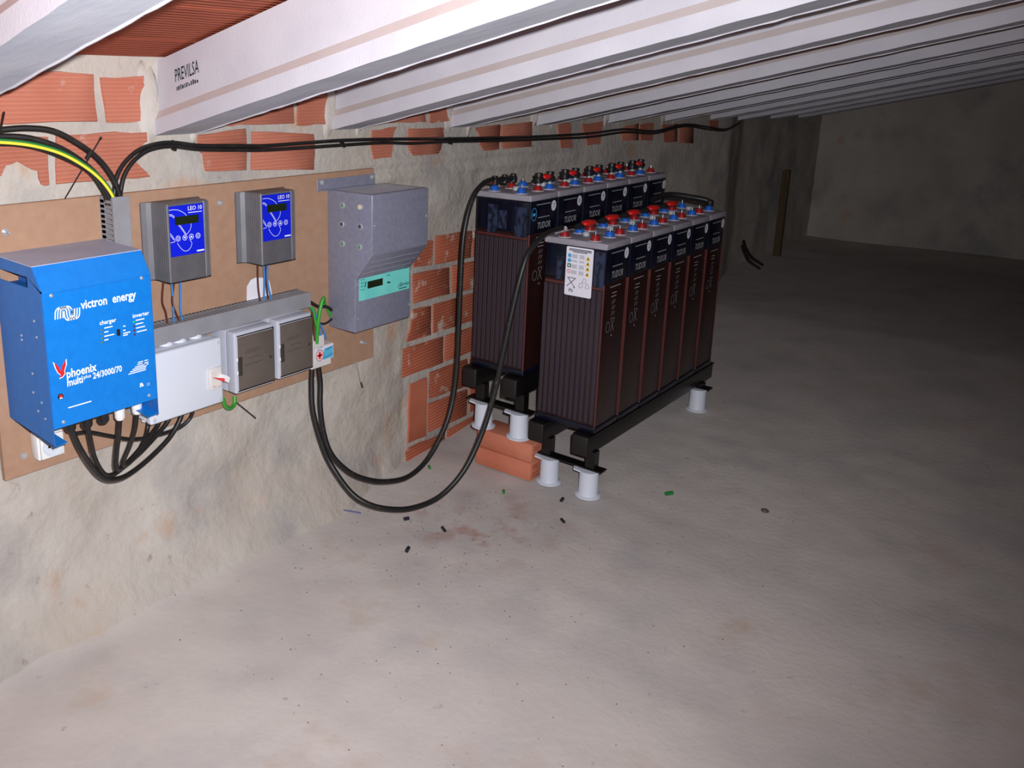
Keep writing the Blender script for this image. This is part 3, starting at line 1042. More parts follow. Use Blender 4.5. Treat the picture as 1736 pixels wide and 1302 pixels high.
# perforated top and sloping vent
mb = MB()
for i in range(26):
    for j in range(15):
        x = .02 + i * .0091; y = -.018 - j * .0105
        mb.box(x - .0015, x + .0015, y - .0022, y + .0022, Hc - .0004, Hc + .0003)
mb.build('top_perforation', 'perforation', body)['kind'] = 'stuff'
mb = MB()
sl = Vector((0, .070, -.086)); sl_n = Vector((0, -.086, -.070)).normalized()
for t in (.28, .52, .76):
    for i in range(30):
        c = Vector((.02 + i * .0078, -.188, .256)) + sl * t + sl_n * .0003
        e = sl.normalized() * .0022
        mb.add([c - AX * .0017 - e, c + AX * .0017 - e, c + AX * .0017 + e, c - AX * .0017 + e], [(0, 1, 2, 3)])
mb.build('slope_perforation', 'perforation', body)['kind'] = 'stuff'
# lamps on the left side
for px, py, mt in ((581, 348, 'lamp_green'), (611, 351, 'lamp_cream'), (580, 380, 'lamp_off'), (611, 384, 'lamp_off'), (581, 413, 'lamp_green'), (610, 419, 'lamp_green')):
    c = on_x(px, py, CO.x) - CO
    mb = MB(); mb.cyl((.0005, c.y, c.z), (-.004, c.y, c.z), .0098, .0088, 22); lo_ = mb.build('lamp_bezel', 'steel_ring', chg)
    mb = MB(); mb.cyl((-.0035, c.y, c.z), (-.0048, c.y, c.z), .0070, .006, 18); mb.build('lamp_lens', mt, lo_)
# turquoise label
a = on_y(609, 463, CO.y - .119) - CO; b_ = on_y(694, 445, CO.y - .119) - CO; d_ = on_y(609, 511, CO.y - .119) - CO
lx0, lx1, lz0, lz1 = a.x, b_.x, d_.z, a.z
mb = MB(); mb.box(lx0, lx1, -.1194, -.1178, lz0, lz1); lab = mb.build('label_plate', 'charger_panel', chg)
yl = -.1198
w_, h_ = lx1 - lx0, lz1 - lz0


def lp(u, v):
    return (lx0 + u * w_, lz1 - v * h_)


a = lp(.155, .62); b_ = lp(.45, .37)
mb = MB(); mb.box(a[0], b_[0], yl - .0006, yl, a[1], b_[1]); mb.build('display', 'lcd_dark', lab)
mb = MB()
for u, v, du, dv in ((.03, .24, .02, .03), (.075, .25, .02, .03), (.03, .36, .025, .03), (.075, .36, .02, .03), (.03, .48, .025, .03), (.075, .48, .02, .03), (.075, .60, .02, .03), (.03, .60, .02, .03),
                     (.54, .30, .02, .035), (.575, .30, .018, .035), (.54, .55, .05, .05), (.56, .58, .05, .03),
                     (.76, .08, .13, .045), (.90, .08, .08, .045), (.76, .17, .09, .04), (.865, .17, .11, .045), (.78, .90, .17, .03)):
    a = lp(u, v + dv); b_ = lp(u + du, v)
    mb.flat([(a[0], a[1]), (b_[0], a[1]), (b_[0], b_[1]), (a[0], b_[1])], (0, yl, 0), AX, AZ)
a = lp(.105, .54)
mb.flat([(a[0], a[1]), (a[0] + .003, a[1]), (a[0] + .006, a[1] + .017), (a[0] + .002, a[1] + .017)], (0, yl, 0), AX, AZ)
a = lp(.745, .84)
mb.ribbon([(a[0] + .002, a[1] + .006), (a[0], a[1]), (a[0] + .006, a[1] - .002), (a[0] + .02, a[1] + .001)], .0010, (0, yl, 0), AX, AZ)
mb.build('printed_marks', 'print_dark', lab)['kind'] = 'stuff'
a = lp(.765, .83); letters('logo_lettering', 'I.Berway', .0165, (a[0], yl, a[1]), AX, AZ, 'print_dark', lab, shear=.35, bold=.006, sx=.95)
for u, v in ((-.025, .72), (1.03, .72)):
    a = lp(u, v * .55); mb = MB(); mb.lathe((a[0], -.1175, a[1]), [(.003, 0), (.0026, -.002), (.001, -.003)], 12, 'Y'); mb.build('screw', 'steel', chg)
for px, py in ((607, 541), (694, 516)):
    c = on_y(px, py, -.118) - CO; mb = MB(); mb.lathe((c.x, -.1175, c.z), [(.003, 0), (.0026, -.002), (.001, -.003)], 12, 'Y'); mb.build('screw', 'steel', chg)
for px, py in ((635, 383), (723, 366)):
    c = on_y(px, py, -.188) - CO; mb = MB(); mb.lathe((c.x, -.1875, c.z), [(.0026, 0), (.0022, -.0015), (.001, -.0025)], 12, 'Y'); mb.build('screw', 'steel', chg)

# ------------------------------------------------------------------ junction box with rotary switch
JO = Vector((1.135, 0, 0.548))
jb = root('junction_box', JO, 'white plastic junction box with rotary switch, right of the blue inverter', 'junction box')
Wj, Hj = .231, .184
mb = MB(); mb.box(.002, Wj - .002, -.085, 0, .003, Hj - .003, .006, 3); mb.build('body', 'white_plastic', jb)
mb = MB(); mb.box(0, Wj, -.110, -.085, 0, Hj, .007, 4); lid = mb.build('lid', 'white_plastic', jb)
for x, z in ((.012, .012), (Wj - .012, .012), (Wj - .012, Hj - .012), (.012, Hj - .012)):
    mb = MB(); mb.lathe((x, -.1098, z), [(.0055, 0), (.005, -.0012), (.003, -.0012)], 16, 'Y'); mb.build('lid_screw', 'light_grey_plastic', lid)
for px in (282, 305, 332):
    c = on_y(px, 577, -.05) - JO
    mb = MB(); mb.lathe((c.x, -.045, Hj - .004), [(.020, 0), (.020, .006), (.017, .010), (.008, .0105)], 24); mb.build('knockout_grommet', 'white_plastic', jb)
mb = MB(); mb.lathe((.02, -.05, .004), [(.008, 0), (.008, -.012), (.006, -.014)], 14); mb.build('drain_plug', 'white_plastic', jb)
c = on_y(364, 641, -.112) - JO
mb = MB(); mb.box(c.x - .021, c.x + .021, -.118, -.1095, c.z - .030, c.z + .030, .003, 2); pl = mb.build('switch_plate', 'terminal_white', jb)
mb = MB(); mb.box(c.x - .017, c.x + .017, -.1195, -.1175, c.z - .022, c.z + .024, .001, 1); mb.build('switch_face', 'terminal_white', pl)
mb = MB()
mb.prism([(c.x + .002, -.119, c.z + .001), (c.x + .016, -.119, c.z - .009), (c.x + .022, -.119, c.z + .003), (c.x + .016, -.119, c.z + .010)], (.004, -.026, -.002))
kn = mb.build('switch_knob', 'white_bright', pl)
mb = MB(); mb.prism([(c.x - .016, -.1198, c.z + .008), (c.x + .006, -.1420, c.z - .004), (c.x + .007, -.1420, c.z + .005)], (.0005, -.004, 0)); mb.build('switch_pointer', 'print_red', kn)
mb = MB(); mb.box(c.x - .012, c.x - .005, -.1200, -.1194, c.z - .021, c.z - .0195); mb.build('switch_mark', 'print_red', pl)

# ------------------------------------------------------------------ breaker enclosures
bk = root('breaker_enclosure', (1.408, 0, 0.557), 'grey breaker box with smoked door, next to the white junction box', 'breaker box', 'two breaker boxes')
Wb, Hb = .140, .176
mb = MB(); mb.box(0, Wb, -.072, 0, 0, Hb, .004, 2); mb.box(0, Wb, -.110, -.070, 0, Hb, .006, 3); mb.build('housing', 'light_grey_plastic', bk)
mb = MB(); mb.box(.010, Wb - .001, -.1135, -.109, .010, Hb - .014, .0015, 2); dr = mb.build('door', 'smoke_window', bk)
mb = MB()
for z0, dz in ((.006, .002), (Hb - .012, .002)):
    mb.box(.008, Wb - .001, -.1118, -.1095, z0, z0 + .003)
mb.box(Wb - .0025, Wb - .0003, -.1122, -.1095, .006, Hb - .010)
mb.build('door_gap', 'black_plastic', dr)
mb = MB(); mb.box(.009, .021, -.1165, -.109, .052, .106, .002, 2); mb.build('latch', 'smoke_dark', dr)
for z0 in (.056, .094):
    mb = MB(); mb.box(.006, .012, -.112, -.108, z0, z0 + .0105, .001, 1); mb.build('latch_lug', 'white_bright', dr)
mb = MB(); mb.cyl((Wb - .016, -.113, .082), (Wb - .016, -.1155, .082), .0042, n=14); mb.build('lock', 'smoke_dark', dr)
mb = MB()
for z, a, b in ((.118, .035, .09), (.112, .03, .085), (.095, .045, .088), (.078, .03, .092)):
    mb.flat([(a, z), (b, z), (b, z + .0022), (a, z + .0022)], (0, -.1139, 0), AX, AZ)
mb.build('breaker_outline', 'smoke_line', dr)
bk2 = copy_tree(bk)
bk2.location = (1.563, 0, 0.5595); bk2.scale = (.965, 1, 1.0)
bk2['label'] = 'grey breaker box with smoked door, next to the terminal cover with red cross'

# ------------------------------------------------------------------ terminal cover
TO = Vector((1.752, 0, 0.529))
tc_ = root('terminal_cover', TO, 'small off-white terminal cover with red cross and blue sticker', 'terminal')
mb = MB(); mb.box(0, .060, -.045, 0, .060, .100, .001, 1); mb.box(.001, .012, -.047, 0, .085, .108, .001, 1); mb.build('upper_hood', 'terminal_white', tc_)
mb = MB(); mb.box(0, .084, -.050, 0, .0, .030, .001, 1); mb.box(0, .094, -.052, 0, .024, .068, .0015, 1); lo_ = mb.build('lower_hood', 'terminal_white', tc_)
mb = MB(); mb.box(.014, .092, -.0526, -.0518, .020, .064); stk = mb.build('sticker', 'label_white', lo_)
ys = -.0530
mb = MB(); mb.flat([(.044, .022), (.090, .022), (.090, .060), (.052, .058)], (0, ys + .0001, 0), AX, AZ); mb.build('blue_field', 'print_sky', stk)
mb = MB(); cc = (.032, .040)
mb.flat([(cc[0] + .0165 * cos(2 * pi * t / 24), cc[1] + .0185 * sin(2 * pi * t / 24)) for t in range(24)], (0, ys, 0), AX, AZ); mb.build('cross_field', 'sticker_pink', stk)
mb = MB(); mb.ribbon([(cc[0] + .0165 * cos(2 * pi * t / 24), cc[1] + .0185 * sin(2 * pi * t / 24)) for t in range(25)], .0016, (0, ys - .0002, 0), AX, AZ)
mb.ribbon([(.020, .060), (.034, .066), (.046, .064)], .0012, (0, ys - .0002, 0), AX, AZ); mb.ribbon([(.06, .052), (.088, .057)], .0022, (0, ys - .0002, 0), AX, AZ)
mb.ribbon([(.05, .028), (.09, .034)], .0022, (0, ys - .0002, 0), AX, AZ)
mb.build('sticker_lines', 'offcut_blue', stk)
mb = MB()
for a, b in ((.0035, .011), (.011, .0035)):
    mb.flat([(cc[0] - a, cc[1] - b), (cc[0] + a, cc[1] - b), (cc[0] + a, cc[1] + b), (cc[0] - a, cc[1] + b)], (0, ys - .0003, 0), AX, AZ)
mb.build('red_cross', 'print_red', stk)

# ------------------------------------------------------------------ cables


def cab(pts, r, name, mt, label, group=None, n=10, sub=6, cat='cable'):
    P_ = []
    for q in pts:
        P_.append(on_y(q[0], q[1], q[2]) if len(q) == 3 else Vector(q[0]))
    mb = MB(); mb.tube(P_, r, n, sub)
    return single(mb, name, mt, label, cat, group, angle=60)


# earth and wires between trunking, breakers and terminal
cab([(527, 523, -.04), (533, 535, -.04), (540, 555, -.045), (545, 575, -.04)], .0030, 'wire', 'blue_wire', 'blue wire entering the terminal cover, outermost', 'wires into the terminal cover')
cab([(532, 524, -.035), (540, 545, -.035), (548, 560, -.035), (553, 574, -.035)], .0030, 'wire', 'blue_wire', 'blue wire entering the terminal cover, beside the grey charger', 'wires into the terminal cover')
cab([(529, 530, -.05), (531, 548, -.05), (533, 578, -.045)], .0026, 'wire', 'brown_wire', 'thin brown wire entering the terminal cover at its edge', 'wires into the terminal cover')
cab([(522, 519, -.05), (530, 524, -.055), (534, 540, -.055), (537, 560, -.05), (538, 580, -.045)], .0042, 'earth_cable', 'green_wire', 'green earth wire from the trunking end into the terminal cover', 'green earth wires')
cab([(548, 512, -.02), (549, 505, -.055), (545, 515, -.06), (541, 535, -.06), (538, 560, -.055), (537, 582, -.045)], .0058, 'earth_cable', 'green_wire', 'thick bright green earth wire looping beside the grey charger', 'green earth wires')
cab([(549, 507, -.02), (554, 522, -.012), (562, 538, -.010)], .0040, 'earth_cable', 'green_wire', 'short green earth wire vanishing behind the grey charger', 'green earth wires')
cab([(526, 512, -.03), (540, 520, -.030), (553, 520, -.020), (566, 528, -.012)], .0052, 'cable', 'black_rubber', 'black cable from the trunking end behind the charger, upper', 'black cables behind the charger')
cab([(537, 546, -.02), (548, 549, -.022), (556, 546, -.02), (566, 538, -.012)], .0035, 'cable', 'black_rubber', 'thin black cable beside the charger, lower', 'black cables behind the charger')
cab([(378, 676, -.05), (382, 688, -.04), (390, 692, -.030), (397, 686, -.018), (398, 672, -.012)], .0060, 'earth_cable', 'green_wire', 'green earth wire looping out under the junction box corner', 'green earth wires')

# cables fanning up from the upright trunking, off to the left
cab([(-120, 236, .0), (-40, 222, -.005), (0, 220, -.01), (45, 217, -.02), (90, 222, -.03), (130, 242, -.035), (165, 268, -.035), (190, 300, -.035), (204, 334, -.035), (206, 352, -.035)], .0068, 'cable', 'black_rubber', 'topmost black cable arching from the upright trunking to the left', 'cables arching left')
cab([(-120, 240, .0), (-40, 232, -.005), (0, 231, -.01), (50, 234, -.02), (100, 250, -.028), (140, 275, -.03), (168, 302, -.03), (184, 334, -.03), (188, 350, -.03)], .0068, 'cable', 'black_rubber', 'second black cable arching left, just above the green-yellow one', 'cables arching left')
cab([(-120, 250, .012), (0, 243, .0), (60, 250, -.008), (110, 268, -.014), (150, 290, -.02), (172, 318, -.025), (180, 336, -.025), (183, 350, -.025)], .0062, 'cable', 'black_rubber', 'lowest black cable arching left, behind the green-yellow one', 'cables arching left')
gy = root('earth_cable', on_y(195, 334, -.04), 'green and yellow striped earth cable arching left from the upright trunking', 'cable', 'cables arching left')
gp = [(-120, 246, .0), (-40, 240, -.008), (0, 240, -.018), (50, 245, -.028), (100, 258, -.036), (140, 279, -.042), (170, 303, -.044), (190, 330, -.044), (195, 350, -.042)]
P_ = [on_y(*q) - gy.location for q in gp]
mb = MB(); mb.tube([p_ + Vector((.0006, .001, .0022)) for p_ in P_], .0048, 10, 6); mb.build('green_stripe', 'dark_green_wire', gy, angle=60)
mb = MB(); mb.tube([p_ + Vector((-.0010, -.0024, -.0016)) for p_ in P_], .0036, 10, 6); mb.build('yellow_stripe', 'yellow_wire', gy, angle=60)

# pair running right along the top of the wall
runA = [(194, 350, -.03), (194, 330, -.03), (198, 300, -.025), (212, 275, -.02), (236, 254, -.015), (265, 244, -.008), (295, 242, .0), (340, 247, .0), (400, 247, .002), (450, 247, .004), (520, 242, .004), (580, 238, .008), (650, 236, .012), (760, 235, .03), (860, 233, .055), (940, 230, .06), (1000, 226, .06), (1060, 219, .06), (1110, 222, .06), (1160, 211, .06), (1200, 215, .06), (1230, 219, .08), (1254, 208, .10)]
runB = [(203, 350, -.03), (204, 330, -.03), (210, 300, -.025), (224, 276, -.022), (245, 258, -.016), (268, 250, -.010), (295, 248, -.003), (340, 253, -.003), (400, 254, .0), (450, 254, .002), (520, 250, .002), (580, 246, .006), (650, 242, .010), (700, 243, .02), (760, 240, .028), (860, 238, .052), (940, 235, .058), (1000, 232, .058), (1060, 224, .058), (1110, 226, .058), (1160, 214, .058), (1200, 219, .058), (1230, 221, .078), (1256, 208, .10)]
cab(runA, .0056, 'cable', 'black_rubber', 'upper of the two black cables clipped along the wall below the beams', 'cable pair under the beams', sub=7)
cab(runB, .0056, 'cable', 'black_rubber', 'lower of the two black cables clipped along the wall below the beams', 'cable pair under the beams', sub=7)
for (px, py, Y, tail), lb in zip(((293, 246, 0.0, 6), (580, 242, .007, 3), (762, 238, .029, 6)), ('nearest the stamped beam', 'above the tall grey charger', 'furthest along, near the batteries')):
    c = on_y(px, py, Y)
    mb = MB()
    mb.lathe((0, 0, 0), [(.0125, -.002), (.0130, -.002), (.0130, .002), (.0125, .002)], 16)
    mb.v = [(c.x + v[2], c.y + v[0] * .62, c.z + v[1] * 1.0) for v in mb.v]
    mb.box(c.x - .003, c.x + .003, c.y - .012, c.y - .006, c.z - .014, c.z - .007)
    single(mb, 'cable_tie', 'black_plastic', 'small black cable tie round the cable pair, %s' % lb, 'cable tie', 'ties on the cable pair')

# long loose ties
t0, t1 = on_y(110, 337, -.002), on_y(171, 234, -.05)
mb = MB(); mb.tube([t0, t0.lerp(t1, .3), t0.lerp(t1, .6), t1], .0016, 8, 4)
h = on_y(151, 263, -.045); d = (t1 - t0).normalized()
mb.cyl(h - d * .010, h + d * .010, .0052, .0058, 10); mb.cyl(t1 - d * .003, t1 + d * .003, .0028, n=8)
single(mb, 'cable_tie', 'black_plastic', 'long black cable tie sticking out diagonally through the arching cables', 'cable tie')
t0, t1 = on_y(0, 226, -.03), on_y(7, 190, -.06)
mb = MB(); mb.tube([t0, t0.lerp(t1, .5), t1], .0022, 8, 4)
single(mb, 'cable_tie', 'black_plastic', 'black cable tie end pointing up at the far left cables', 'cable tie')
t0, t1 = on_y(398, 680, -.012), on_y(434, 709, -.035)
mb = MB(); mb.tube([t0, t0.lerp(t1, .5), t1], .0016, 8, 4)
single(mb, 'cable_tie', 'black_plastic', 'black cable tie tail sticking out below the first breaker box', 'cable tie')
sw = root('wire_end', on_y(604, 613, -.002), 'stiff bare wire end with black tip poking out under the board corner', 'wire')
a, b_ = Vector((0, 0, 0)), on_y(612, 648, -.03) - sw.location
c = on_y(615, 657, -.038) - sw.location
mb = MB(); mb.tube([a, a.lerp(b_, .5), b_], .0020, 8, 4); mb.build('bare_core', 'steel', sw)
mb = MB(); mb.cyl(b_, c, .0026, n=10); mb.build('black_tip', 'black_plastic', sw)

# cables hanging under the inverter to the junction box
g = GL


def hang(first, pts, r, label):
    P_ = [first + Vector((0, 0, .006))] + [first] + [on_y(*q) for q in pts]
    mb = MB(); mb.tube(P_, r, 10, 7)
    return single(mb, 'cable', 'black_rubber', label, 'cable', 'cables under the inverter', angle=60)


hang(g[0], [(134, 757, -.14), (155, 790, -.13), (172, 808, -.12), (190, 813, -.11), (215, 806, -.09), (250, 780, -.07), (285, 745, -.055), (303, 716, -.05), (310, 695, -.05)], .0068, 'black cable from the first inverter gland, lowest loop under the box')
hang(g[1], [(152, 740, -.14), (160, 775, -.13), (173, 800, -.12), (186, 806, -.11), (205, 795, -.09), (240, 765, -.07), (268, 735, -.055), (284, 715, -.05), (290, 700, -.05)], .0062, 'black cable from the second inverter gland, looping to the junction box')
hang(g[3], [(201, 735, -.14), (197, 770, -.13), (197, 793, -.12), (206, 793, -.105), (228, 772, -.085), (252, 742, -.065), (268, 720, -.05), (272, 702, -.05)], .0066, 'thick black cable from the inner white gland of the inverter')
hang(g[4], [(229, 725, -.14), (220, 755, -.13), (208, 785, -.12), (215, 787, -.105), (232, 770, -.085), (245, 745, -.065), (250, 726, -.05), (252, 708, -.05)], .0062, 'black cable from the outer white gland of the inverter')
cab([(124, 736, -.03), (150, 733, -.03), (185, 739, -.03), (225, 745, -.03), (265, 738, -.03), (300, 727, -.03), (320, 712, -.035), (327, 698, -.04)], .0055, 'cable', 'black_rubber', 'black cable crossing level behind the others under the inverter', 'cables under the inverter')

# thick battery leads
lead_in = [(539, 618, -.03), (543, 650, -.035), (543, 690, -.045), (549, 735, -.06), (563, 772, -.085), (593, 801, -.12), (627, 814, -.145), (660, 816, -.155), (692, 808, -.16), (722, 782, -.165), (748, 738, -.17), (765, 690, -.17), (775, 620, -.17), (780, 500, -.17), (786, 400, -.17), (800, 340, -.17), (818, 312, -.17), (838, 303, -.17)]
cab(lead_in, .0088, 'battery_lead', 'black_cable_dusty', 'thick black battery lead rising to the back row of batteries', 'thick battery leads', n=12)
lead_out = [(529, 620, -.03), (528, 655, -.035), (531, 700, -.05), (547, 757, -.08), (563, 791, -.11), (593, 833, -.18), (623, 854, -.23), (660, 863, -.27), (700, 861, -.30), (745, 842, -.33), (785, 800, -.36), (815, 740, -.38), (838, 668, -.40), (853, 600, -.42), (868, 530, -.435), (885, 460, -.45), (900, 422, -.455), (925, 397, -.46), (953, 386, -.46)]
cab(lead_out, .0088, 'battery_lead', 'black_cable_dusty', 'thick black battery lead sweeping low to the front row of batteries', 'thick battery leads', n=12)

# ------------------------------------------------------------------ battery racks


def make_rack(org, label, back_lift, name='battery_rack'):
    """two rails on two legged cross-frames standing in white insulating cups"""
    r = root(name, org, label, 'rack', 'battery racks')
    Lr = 1.10
    for y in (.090, -.085):
        mb = MB(); mb.box(-.03, Lr - .03, y - .028, y + .028, .165, .230, .003, 2)
        mb.box(-.03, Lr - .03, y - .034, y + .034, .2285, .2325, .001, 1)
        ra = mb.build('rail', 'rack_black', r)
        mb = MB(); mb.box(-.042, -.026, y - .0305, y + .0305, .162, .2335, .006, 3); mb.build('rail_cap', 'rack_cap', ra)
    for x, lift in ((.025, 0.0), (Lr - .13, back_lift)):
        mb = MB(); mb.box(x - .022, x + .022, -.150, .128, .097 + lift, .103 + lift, .001, 1); mb.build('foot_bar', 'rack_black', r)
        for y in (.072, -.103):
            mb = MB(); mb.box(x - .018, x + .018, y - .018, y + .018, .103 + lift, .166, .002, 1); mb.build('leg', 'rack_black', r)
        for y in (.055, -.102):
            yy = y
            mb = MB()
            mb.lathe((x - .012, yy, lift), [(.045, 0), (.045, .004), (.036, .008), (.034, .012), (.033, .088), (.035, .089), (.035, .0955), (.020, .0965)], 28)
            # flared ear of the cup
            c = Vector((x - .030, yy + .030, lift + .088))
            mb.prism([(x - .040, yy + .018, lift + .089), (x - .046, yy + .044, lift + .094), (x - .030, yy + .052, lift + .095), (x + .012, yy + .030, lift + .090)], (0, 0, .005))
            mb.build('foot_cup', 'white_plastic', r)
    return r


NB = Vector((2.525, -0.509, 0.0))
FB = Vector((2.508, -0.226, 0.142))
rack_n = make_rack(NB, 'black steel rack on white cups standing on the floor, under the front battery row', .045)
rack_f = make_rack(FB, 'black steel rack on white cups, raised on loose bricks under the back battery row', .0)

# loose bricks under the back rack
for z0, lb, yaw, dx in ((0.0, 'loose hollow clay brick on the floor, lower of the two under the back rack', .02, -.004), (0.070, 'loose hollow clay brick bearing the white cups of the back rack, on top', -.01, 0.004)):
    o = root('hollow_brick', (2.545 + dx, -0.287, z0 + .001), lb, 'brick', 'loose bricks under the rack')
    mb = MB()
    Lb, Db, Hbk = .122, .056, .069
    mb.box(-Db, Db, -Lb + .004, Lb, 0, Hbk, .003, 2)
    b1 = mb.build('brick_body', 'loose_brick_clay', o)
    mb = MB()
    for k in range(2):
        for j in range(2):
            x = -Db + .010 + k * .050; z = .010 + j * .029
            mb.box(x, x + .040, -Lb + .0025, -Lb + .0045, z, z + .020)
    mb.build('brick_cells', 'brick_smooth', o)
    o.rotation_euler = (0, 0, yaw)
# bricks under the far end of the back rack
for z0, lb in ((0.035, 'loose clay brick low under the far end of the back rack'), (0.075, 'loose clay brick on top under the far end of the back rack')):
    mb = MB(); mb.box(3.42, 3.53, -.36, -.12, z0 + .006, z0 + .068 if z0 < .05 else .1415, .003, 2)
    mb.v = [(a_, b_, c_) for a_, b_, c_ in mb.v]
    if z0 > .05:
        mb.v = [(a_, b_, max(c_, .105)) for a_, b_, c_ in mb.v]
    single(mb, 'hollow_brick', 'loose_brick_clay', lb, 'brick', 'loose bricks under the rack')

# ------------------------------------------------------------------ battery cells
CW, CD, CH = .236, .1690, .662          # Y width, X depth, height


def make_cell(front_col, back_col):
    r = root('battery_cell', (0, 0, 0), 'x', 'battery', 'x')
    hw = CW / 2 - .004
    zb, zs, zl = .024, .524, .640
    mb = MB(); mb.box(0.004, CD - .004, -hw, hw, zb - .004, zs, .004, 3); lo = mb.build('lower_case', 'case_brown', r)
    mb = MB(); mb.box(0.004, CD - .004, -hw, hw, zs, zl, .004, 3); mb.build('upper_case', 'case_navy', r)
    mb = MB(); mb.box(0.001, CD - .001, -hw - .003, hw + .003, 0, .026, .006, 3); mb.build('base', 'case_navy', r)
    # corner rods, the lower ones coloured lighter to paint in an edge highlight
    for x in (.0055, CD - .0055):
        for y in (-hw + .0015,):
            mb = MB(); mb.cyl((x, y, .026), (x, y, zs), .0036, n=10); mb.build('case_corner', 'case_edge', lo)
    mb = MB(); mb.cyl((.0055, -hw + .0015, zs), (.0055, -hw + .0015, zl), .0036, n=10); mb.build('case_corner', 'case_edge_navy', lo)
    # lid
    mb = MB(); mb.box(-.001, CD + .0005, -CW / 2, CW / 2, zl, CH, .0045, 3); lid = mb.build('lid', 'lid_grey', r)
    for y in (.056, -.058):
        for x, col in ((.028, front_col), (CD - .040, back_col)):
            mb = MB(); mb.lathe((x, y, CH), [(.0235, 0), (.0235, .0025), (.018, .003)], 22); wz_ = mb.build('pole_washer', 'washer', lid)
            mb = MB(); mb.lathe((x, y, CH + .0025), [(.0175, 0), (.0165, .004), (.0135, .011), (.0110, .017), (.004, .018)], 20); mb.build('pole_cap', 'pole_' + col, wz_)
            mb = MB(); mb.cyl((x, y, CH + .02), (x, y, CH + .032), .0022, n=8); mb.build('pole_pin', 'steel', wz_)
    mb = MB(); mb.lathe((.095, .012, CH), [(.012, 0), (.012, .010), (.009, .014), (.004, .0145)], 18); mb.build('vent_plug', 'vent_plug', lid)
    # print on the side facing the room
    ys = -hw - .0006
    letters('brand_lettering', 'TUDOR', .032, (.048, ys, .540), AX, AZ, 'print_white_dim', r, shear=.22, bold=.016, sx=.74)
    mb = MB()
    for x0, x1, z in ((.040, .128, .624), (.052, .124, .578), (.046, .122, .508), (.062, .096, .486), (.058, .094, .474)):
        mb.flat([(x0, z), (x1, z), (x1, z + .0030), (x0, z + .0030)], (0, ys, 0), AX, AZ)
    mb.build('small_print', 'print_white_dim', r)['kind'] = 'stuff'
    mb = MB()
    cx_ = .078
    for k, z in enumerate((.450, .430, .410)):
        mb.ribbon([(cx_ - .012, z), (cx_ - .002, z + .014), (cx_ + .002, z), (cx_ + .012, z + .012)], .002, (0, ys, 0), AX, AZ)
    mb.ribbon([(cx_ - .010, .398), (cx_ + .014, .352)], .0018, (0, ys, 0), AX, AZ); mb.ribbon([(cx_ + .014, .398), (cx_ - .010, .352)], .0018, (0, ys, 0), AX, AZ)
    mb.ribbon([(cx_ - .010, .398), (cx_ + .014, .398)], .0014, (0, ys, 0), AX, AZ)
    mb.ribbon([(cx_ - .030 + .013 * cos(2 * pi * t / 18), .372 + .018 * sin(2 * pi * t / 18)) for t in range(19)], .0013, (0, ys, 0), AX, AZ)
    mb.flat([(cx_ - .003, .335), (cx_ + .003, .335), (cx_ + .003, .341), (cx_ - .003, .341)], (0, ys, 0), AX, AZ)
    mb.build('safety_symbols', 'print_grey', r)
    mb = MB(); mb.flat([(.148 + .0155 * cos(2 * pi * t / 26), .613 + .0190 * sin(2 * pi * t / 26)) for t in range(26)], (0, ys, 0), AX, AZ)
    mb.build('number_badge', 'label_white', r)
    return r


def badge_number(cell, num):
    ys = -(CW / 2 - .004) - .0012
    b = [c for c in cell.children if c.name.startswith('number_badge')][0]
    letters('badge_digits', num, .024 if len(num) == 1 else .019, (.148, ys, .605), AX, AZ, 'print_dark', b, bold=.012, align='CENTER', sx=.8)


ordn = ['nearest', 'second', 'third', 'fourth', 'fifth', 'farthest']
cells = {}
for row, org, pitch, cols, sc_ in (('front', NB, .1725, ('red', 'blue'), (1, 1, 1)), ('back', FB, .1830, ('blue', 'red'), (1.055, .985, .985))):
    proto = make_cell(*cols)
    for i in range(6):
        c = proto if i == 0 else copy_tree(proto)
        cells[row, i] = c
    for i in range(6):
        c = cells[row, i]
        c.location = org + Vector((i * pitch, 0, .2335)); c.scale = sc_
        c['group'] = 'battery cells of the %s row' % row
        c['label'] = 'dark battery cell with grey lid, %s of the %s row%s' % (ordn[i], row, ', white safety label' if (row, i) == ('front', 0) else '')
for row, start in (('front', 1), ('back', 7)):
    for i in range(6):
        badge_number(cells[row, i], str(start + i))

# extras on the two end cells
for row in ('front', 'back'):
    lo_case = [q for q in cells[row, 0].children if q.name.startswith('lower_case')][0]
    hw = CW / 2 - .004
    pm = MB(); pm.box(.0022, .0046, -.0072, .0072, .032, .503, .002, 1); pme = pm.mesh('tubular_plate', 'plate_tube')
    for k in range(11):
        q = bpy.data.objects.new('tubular_plate', pme); COL.objects.link(q); q.parent = lo_case
        q.location = (0, -hw + .014 + (2 * hw - .024) * k / 10, 0)
    mb = MB(); mb.box(.0025, .0044, -hw + .006, hw - .006, .505, .514); mb.build('plate_bar', 'case_edge', lo_case)
c = cells['back', 0]
for y0, y1, z0, z1 in ((.020, .062, .515, .618), (-.018, .016, .535, .600), (-.100, -.052, .512, .618)):
    mb = MB(); mb.box(.0024, .0038, y0, y1, z0, z1); mb.build('separator_grid', 'mesh_grid', c)
mb = MB(); ys = -(CW / 2 - .004) - .0008
mb.flat([(.026 + .0165 * cos(2 * pi * t / 26), .594 + .023 * sin(2 * pi * t / 26)) for t in range(26)], (0, ys, 0), AX, AZ); rb = mb.build('round_badge', 'case_edge_navy', c)
mb = MB(); mb.ribbon([(.026 + .0155 * cos(2 * pi * t / 26), .594 + .022 * sin(2 * pi * t / 26)) for t in range(27)], .0022, (0, ys - .0003, 0), AX, AZ)
